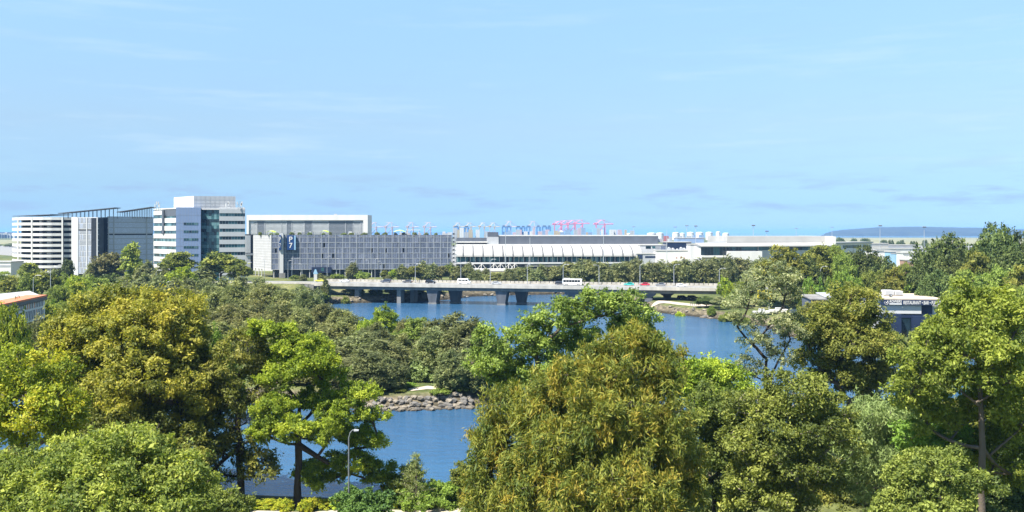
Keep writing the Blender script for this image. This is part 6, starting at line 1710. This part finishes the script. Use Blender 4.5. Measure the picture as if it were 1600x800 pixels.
for k in range(18):
    u_ = 404 + k * 16.5 + tr.uniform(-4, 4)
    plant('shrub', u_, 362.2 + tr.uniform(0, 1.6), 577, tr.uniform(5, 11), 'small green planter shrub along the roof edge of the P7 car park', 'planter shrubs on the P7 roof edge', z=P7Z(366.8) - .6)
# row behind the bridge
its = []
u = 742
while u < 1178:
    vt = np.interp(u, [742, 790, 830, 900, 1000, 1080, 1178], [427, 424, 418, 409, 408, 407, 401]) + tr.uniform(-3, 6)
    its.append((tr.choice(('far_casuarina', 'far_casuarina', 'far_casuarina', 'far_casuarina', 'far_dull')), u, vt, 474 + tr.uniform(-6, 22), tr.uniform(26, 40))); u += tr.uniform(11, 15)
row(its, [(766, 'the pale grey sedan'), (880, 'the curved lamp at the minibus'), (979, 'the teal car'), (1064, 'the white sedan'), (1124, 'the last bridge lamp')], 'dull tree', ' behind the bridge', 'dark trees in the row behind the bridge')
# small trees in front of P7
its = [('far_green', 462, 430, 530, 16), ('far_casuarina', 474, 429, 528, 14), ('far_casuarina', 500, 428, 530, 16), ('far_casuarina', 512, 431, 520, 14), ('far_green', 527, 428, 528, 22), ('far_casuarina', 551, 411, 532, 22), ('far_green', 566, 424, 528, 24), ('far_gum', 600, 423, 530, 12), ('far_bright', 614, 421, 530, 14), ('far_casuarina', 606, 430, 528, 14),
       ('far_casuarina', 630, 415, 532, 26), ('far_gum', 646, 416, 530, 26), ('far_casuarina', 662, 410, 534, 30), ('far_casuarina', 676, 413, 530, 28), ('far_rust', 690, 416, 528, 24), ('far_green', 703, 411, 532, 24), ('far_casuarina', 716, 417, 528, 26), ('far_casuarina', 731, 412, 530, 26)]
row(its, [(493, 'the white sign pylon'), (587, 'the dark grey four wheel drive'), (663, 'the black car'), (720, 'the lamp behind the white van')], 'small tree', ' by P7', 'small trees in front of P7')
plant('far_casuarina', 747, 421, 556, 13, 'narrow dark cypress like tree just right of the pale lift tower'); plant('far_casuarina', 760, 420, 556, 16, 'second dark cypress like tree right of the pale lift tower, the wider one')
# trees below the tall buildings on the left
for it in [('far_gum', 48, 411, 480, 34, 'dark tree at the foot of the rounded car park, left of its middle'), ('far_fig', 105, 406, 500, 22, 'dark tree against the right end of the rounded car park'), ('far_casuarina', 88, 421, 498, 22, 'dark low tree below the middle of the rounded car park'),
           ('far_casuarina', 146, 413, 470, 30, 'grey green tree below the pale screens, left of the rusty one'), ('far_rust', 170, 396, 474, 50, 'rusty topped dark tree in front of the screened car park'), ('far_poplar', 207, 380, 462, 34, 'tall pale poplar shaped tree in front of the screened car park'),
           ('far_casuarina', 228, 410, 455, 34, 'grey tree at the foot of the pale poplar shaped one'), ('far_gum', 276, 394, 440, 52, 'domed grey olive tree in front of the blue clad office block'), ('far_bright', 284, 417, 400, 46, 'bright green low tree under the domed grey olive one'),
           ('far_gum', 345, 395, 432, 62, 'large domed tree in front of the teal office glass'), ('far_green', 374, 411, 425, 40, 'dark tree attached to the right of the large domed office tree'), ('far_casuarina', 254, 418, 430, 34, 'dark grey tree between the poplar shaped tree and the domed grey olive one'), ('far_casuarina', 318, 418, 425, 40, 'dark grey tree between the two domed office trees')]:
    plant(*it)
its = []
for u, vt, Y, w, k in [(-4, 428, 400, 34, 'far_green'), (18, 432, 380, 36, 'far_gum'), (44, 427, 370, 34, 'far_green'), (66, 424, 375, 44, 'far_gum'), (96, 428, 380, 40, 'far_green'), (120, 431, 370, 36, 'far_bright'), (146, 430, 380, 42, 'far_green'), (172, 428, 390, 40, 'far_fig'), (196, 432, 380, 40, 'far_casuarina'), (222, 430, 370, 38, 'far_casuarina'), (246, 432, 365, 38, 'far_casuarina'), (270, 438, 350, 40, 'far_casuarina'), (296, 436, 350, 40, 'far_casuarina'), (322, 436, 350, 44, 'far_casuarina'), (350, 437, 352, 44, 'far_casuarina'), (378, 434, 352, 40, 'far_casuarina'), (402, 436, 350, 40, 'far_casuarina'), (420, 450, 345, 32, 'far_casuarina')]:
    its.append((k, u, vt, Y, w))
row(its, [(52, 'the tall lamp behind the white roof'), (184, 'the lamp behind the gold tree top'), (276, 'the domed grey olive tree'), (345, 'the large domed office tree')], 'bushy tree', ' in the belt', 'bushy trees in the belt below the tall buildings')
its = [('green_tree', 92, 447, 300, 46), ('far_bright', 122, 440, 310, 52), ('green_tree', 148, 452, 290, 50), ('bright_shrub', 84, 470, 240, 28), ('green_tree', 112, 470, 262, 46), ('casuarina', 60, 500, 185, 50), ('casuarina', 92, 510, 170, 46), ('olive_gum', 32, 520, 165, 50)]
row(its, [(79, 'the lamp by the orange roof edge')], 'tree', '', 'trees between the white roof and the gold gum')
plant('bright_tree', 12, 478, 160, 62, 'deep green tree in front of the patterned white wall at the left edge')
# grey green belt on the point, left of the river
its = [('casuarina', 300, 456, 290, 62), ('casuarina', 336, 448, 285, 70), ('casuarina', 372, 444, 282, 66), ('casuarina', 412, 446, 278, 70), ('casuarina', 446, 455, 272, 62), ('dark_casuarina', 478, 456, 262, 56), ('casuarina', 505, 476, 250, 54), ('casuarina', 532, 484, 240, 48), ('casuarina', 318, 482, 250, 62), ('casuarina', 356, 476, 245, 62), ('casuarina', 398, 474, 240, 66), ('casuarina', 440, 474, 236, 66), ('casuarina', 470, 484, 230, 56), ('casuarina', 345, 505, 205, 66), ('casuarina', 400, 500, 205, 60)]
row(its, [(345, 'the large domed office tree'), (448, 'the left bridge end')], 'casuarina', '', 'casuarinas in the grey green belt left of the river')
for it in [('casuarina', 512, 508, 212, 74, 'grey green casuarina directly right of the bright layered tree top'), ('casuarina', 545, 492, 215, 69, 'grey green casuarina left of the bright tree on the point'), ('bright_tree', 600, 478, 222, 55, 'bright green tree topping the middle of the wooded point'), ('bright_tree', 577, 500, 205, 48, 'small bright green tree just left and below the brightest on the point'),
           ('dark_casuarina', 560, 522, 186, 100, 'large dark casuarina over the left of the rocky shore'), ('dark_casuarina', 604, 531, 178, 74, 'dark casuarina next to the sandy gap, on its left'), ('dark_casuarina', 520, 546, 180, 96, 'dark casuarina behind the bright layered tree'),
           ('casuarina', 632, 501, 215, 43, 'slim grey tree right of the brightest tree on the point'), ('gum', 655, 497, 210, 60, 'loose green tree in the middle of the point, left of the tall dark pair'), ('dark_casuarina', 700, 492, 192, 91, 'tallest dark casuarina on the point'), ('dark_casuarina', 726, 502, 182, 84, 'dark casuarina on the point touching the tallest one, on its right'),
           ('dark_casuarina', 680, 516, 182, 67, 'dark casuarina beside the sandy gap, on its right'), ('dark_casuarina', 752, 531, 176, 79, 'dark casuarina at the right tip of the point'), ('silver_shrub', 650, 562, 178, 56, 'pale silvery bush in the gap on the point'), ('silver_shrub', 672, 575, 180, 44, 'smaller pale bush behind the sandy path on the point'), ('gum', 770, 530, 190, 72, 'green tree at the far right end of the point'),
           ('bright_shrub', 638, 598, 172, 30, 'low green shrub left of the sandy path on the point'), ('shrub', 690, 606, 166, 40, 'low green shrub between the sandy path and the rocks'), ('shrub', 716, 600, 168, 36, 'low green shrub right of the sandy path on the point'), ('shrub', 625, 606, 167, 26, 'small dark shrub above the left end of the rocks'),
           ('gum', 490, 520, 196, 72, 'green tree behind the top of the bright layered tree'), ('bright_tree', 345, 522, 150, 72, 'yellow green tree top peeping over the olive dark trunked tree'), ('casuarina', 440, 526, 185, 84, 'shaded casuarina behind the middle of the bright layered tree')]:
    plant(*it)
for it in [('dark_casuarina', 545, 558, 170, 79, 'low dark casuarina above the left part of the rocky shore'), ('dark_casuarina', 580, 548, 168, 74, 'low dark casuarina above the middle of the rocky shore'), ('dark_casuarina', 612, 560, 168, 48, 'small dark casuarina at the left side of the sandy gap'), ('dark_casuarina', 706, 548, 168, 55, 'small dark casuarina at the right side of the sandy gap'), ('dark_casuarina', 740, 548, 170, 67, 'low dark casuarina above the right end of the rocks'), ('gum', 778, 570, 174, 67, 'low green tree beyond the right end of the rocks'), ('casuarina', 628, 522, 196, 40, 'grey casuarina closing the back of the sandy gap, left part'), ('casuarina', 668, 526, 194, 44, 'grey casuarina closing the back of the sandy gap, right part'), ('dark_casuarina', 588, 506, 200, 60, 'grey casuarina below the brightest tree on the point'), ('gum', 618, 520, 206, 50, 'olive green tree right below the brightest tree on the point'), ('casuarina', 480, 566, 176, 84, 'shaded casuarina low behind the bright layered tree')]: plant(*it)
for k in range(6):
    plant('far_casuarina', 432 + k * 13, 448 + (k % 3) * 2.5, 388 - k, 20, 'grey tree screening the embankment at the left end of the bridge', 'grey trees screening the left bridge embankment')
plant('far_casuarina', 509, 436, 399, 17, 'slender dark tree standing against the left end of the bridge'); plant('far_green', 498, 455, 396, 24, 'dark bush on the bank below the left bridge end')
plant('shrub', 540, 463, 402, 14, 'small bush on the rocks under the left bridge end')
# right bank
for it in [('far_bright', 1133, 434, 362, 26, 'bright green round tree at the right end of the bridge'), ('bright_tree', 1160, 440, 352, 34, 'green bushy tree right of the bright one at the bridge end'), ('silver_shrub', 1150, 452, 344, 36, 'greyish bush below the bright tree at the bridge end'), ('fig', 1104, 463, 345, 34, 'round dark green bush on the right bank above the rocks'), ('grey_gum', 1124, 464, 338, 26, 'grey green bush right of the round dark one on the bank'),
           ('bright_shrub', 1112, 479, 334, 14, 'small bright bush in front of the round dark one on the bank'), ('yellow_shrub', 1062, 487, 342, 16, 'small yellowish bush on the edge of the right bank'), ('shrub', 1135, 488, 322, 24, 'low bush on the pale sand of the right bank'), ('shrub', 1160, 492, 312, 26, 'low bush on the bank behind the sparse gum'),
           ('grey_gum', 1188, 404, 350, 50, 'speckled grey tree behind the yellow billboard, on its left'), ('olive_gum', 1225, 386, 338, 80, 'big speckled olive tree rising behind the sparse gum'), ('olive_gum', 1275, 384, 360, 54, 'olive gold tree below the right terminal, left of the dark dome'), ('green_tree', 1304, 384, 365, 44, 'green tree below the right terminal end wall'), ('fig', 1346, 386, 352, 72, 'dark domed fig tree below the low concourse'), ('fig', 1380, 402, 345, 52, 'dark fig tree stepping down right of the domed one'), ('green_tree', 1320, 398, 345, 44, 'green tree left of the domed fig, in front of it'), ('fig', 1260, 402, 345, 50, 'dark tree behind the right bank lamp'),
           ('bright_shrub', 1318, 424, 330, 34, 'fresh green bush above the bright hedge'), ('green_tree', 1366, 424, 315, 44, 'green tree under the stepped fig tree'), ('olive_gum', 1395, 420, 300, 48, 'yellowish palm like tree behind the restaurant, on its left'), ('green_tree', 1415, 412, 340, 36, 'green tree below the brown roofed house'), ('green_tree', 1442, 416, 330, 36, 'green tree between the house and the big fig trees'), ('bright_shrub', 1424, 446, 290, 44, 'low bright hedge plant right behind the restaurant roof'),
           ('shrub', 1300, 450, 296, 44, 'dull bush under the bright hedge, left part'), ('shrub', 1332, 450, 292, 44, 'dull bush under the bright hedge, right part'), ('shrub', 1268, 452, 300, 40, 'dull bush left of the grey shed'), ('grey_gum', 1240, 448, 315, 44, 'grey tree over the white trailers'),
           ('olive_gum', 1440, 512, 206, 46, 'small olive tree in front of the restaurant entrance'), ('olive_gum', 1400, 518, 203, 46, 'small olive tree in front of the restaurant dark corner'), ('gum', 1300, 512, 236, 44, 'small green tree on the bank behind the olive gum'), ('shrub', 1225, 500, 292, 40, 'bush on the right bank right of the sparse gum'), ('gum', 1470, 505, 212, 50, 'small green tree half hidden by the open trunked gum')]:
    plant(*it)
plant('olive_gum', 1274, 471, 262, 60, 'grey tree hiding the front of the small grey shed')
for k in range(17):  # dark trees added to stand in for the deep shade below the deck
    u_ = 545 + k * 20
    plant('far_casuarina' if k % 3 else 'far_dull', u_ + tr.uniform(-5, 5), 448 + tr.uniform(0, 4), float(np.interp(u_, [540, 620, 665, 700, 720, 800, 870], [409, 415, 421, 433, 451, 461, 468])) + tr.uniform(0, 3), tr.uniform(22, 30), 'dark low tree added for the deep shade seen under the bridge deck', 'dark trees added for the shade under the bridge deck')
for k, u in enumerate((1264, 1280, 1296, 1312, 1328, 1342)):
    plant('bright_shrub', u, 435, 312, 22, 'clipped bright green hedge plant in the row below the fig trees', 'bright hedge plants below the fig trees')
for it in [('fig', 1478, 369, 300, 84, 'dark fig tree left of the tallest one at the right'), ('fig', 1552, 354, 292, 96, 'tallest dark fig tree in the right background'), ('fig', 1598, 366, 290, 70, 'dark fig tree cut by the right edge behind the tallest'), ('fig', 1462, 394, 288, 70, 'dark fig tree at the left foot of the fig group'), ('fig', 1500, 392, 280, 76, 'dark fig tree below the gap between the two tallest'),
           ('olive_gum', 1524, 394, 270, 64, 'yellowish tree among the dark figs'), ('fig', 1580, 390, 268, 84, 'dark fig tree under the tallest one, by the right edge'), ('fig', 1470, 425, 262, 64, 'dark tree directly behind the lettered sign board'), ('green_tree', 1510, 424, 252, 66, 'mid green tree below the yellowish one'), ('green_tree', 1556, 420, 246, 72, 'mid green tree above the open trunked gum'), ('olive_gum', 1596, 418, 240, 66, 'olive tree at the right edge below the figs'), ('green_tree', 1500, 450, 228, 60, 'mid green tree left above the open trunked gum'), ('green_tree', 1590, 452, 215, 70, 'mid green tree at the right edge behind the open trunked gum'), ('green_tree', 1545, 460, 210, 70, 'mid green tree just behind the crown top of the open trunked gum')]:
    plant(*it)
# yellow green planting along the near path
for k, (u, vt, w) in enumerate([(398, 782, 34), (420, 780, 34), (444, 781, 34), (478, 779, 30), (497, 777, 28), (516, 779, 30), (535, 778, 30), (610, 781, 24)]):
    plant('yellow_shrub', u, vt, 100 + tr.uniform(-.8, .8), w, 'yellow green low shrub in the planted strip beside the near path', 'yellow green shrubs beside the near path')
# small trees on the far airfield and the left horizon
for k in range(20):
    u = tr.uniform(1306, 1372) if k < 9 else tr.uniform(1378, 1452)
    plant('far_fig', u, tr.uniform(371, 373) if k < 9 else tr.uniform(374.5, 377), 1700 if k < 9 else 1500, tr.uniform(8, 14) if k < 9 else tr.uniform(5, 9), 'tiny dark tree on the airfield in front of the headland', 'tiny trees on the airfield', z=GP)
for k in range(9):
    plant('far_fig', -8 + k * 3.2 + tr.uniform(-1, 1), tr.uniform(380, 386), 1900 + tr.uniform(-200, 200), tr.uniform(14, 20), 'far tree on the left horizon behind the rounded car park', 'far trees on the left horizon', z=GP)
# shaded understorey on the near bank
for k, (u, Y, w, vt) in enumerate([(30, 96, 70, 690), (110, 100, 70, 690), (180, 108, 70, 690), (310, 100, 60, 740), (800, 92, 70, 760), (860, 100, 70, 690), (960, 96, 80, 700), (1050, 100, 70, 720), (1180, 104, 70, 680), (1240, 112, 70, 660), (1420, 112, 70, 670), (1480, 108, 80, 690), (1540, 110, 80, 690), (1600, 108, 80, 690), (1440, 92, 70, 750), (1280, 126, 60, 620), (1360, 130, 60, 610), (1420, 128, 60, 600), (1500, 126, 80, 620), (1580, 124, 80, 620), (1450, 150, 70, 560), (1560, 150, 80, 560)]):
    plant('green_tree' if k % 2 else 'olive_gum', u, vt, Y, w, 'shaded understorey tree glimpsed between the near crowns', 'shaded understorey trees of the near bank')
# two small palms
def palm(u, vt, Y, lab):
    x, y = PX(u, Y); z = gz(x, y); H = ZV(vt, Y) - z; rng = np.random.default_rng(int(u))
    t_ = thing('palm_tree', (x, y, z), lab, 'palm tree'); mb = MB(); mb.tube([(0, 0, -.1), (.15, 0, H * .5), (0, 0, H * .86)], [.28, .2, .17], 8); mb.build('trunk', M['bark'], t_, local=True)
    cen, out = [], []
    for a in np.arange(0, 6.28, .42):
        for s in np.linspace(.15, 1, 9):
            r = 2.6 * s; cen.append([math.cos(a) * r, math.sin(a) * r, H * .86 + 1.1 * math.sin(s * 2.4) * (1 + .2 * math.sin(a * 5)) - s * s * .8]); out.append([math.cos(a), math.sin(a), -.3])
    v, tint = leaves(rng, np.array(cen), unit(np.array(out)), np.full(len(cen), .5), 7, .16, .8, .12, 'needle')
    cm = np_mesh('fronds', v, np.arange(len(v)).reshape(-1, 4), {'tint': ('FACE', tint)}); cm.materials.append(LM['light'])
    o = bpy.data.objects.new('crown', cm); COL.objects.link(o); o.parent = t_
palm(7, 424, 430, 'small palm at the left edge in front of the low white warehouse'); palm(82, 474, 235, 'yellowish palm between the orange roof edge and the gold gum')
print('leaf faces', TOT[0])
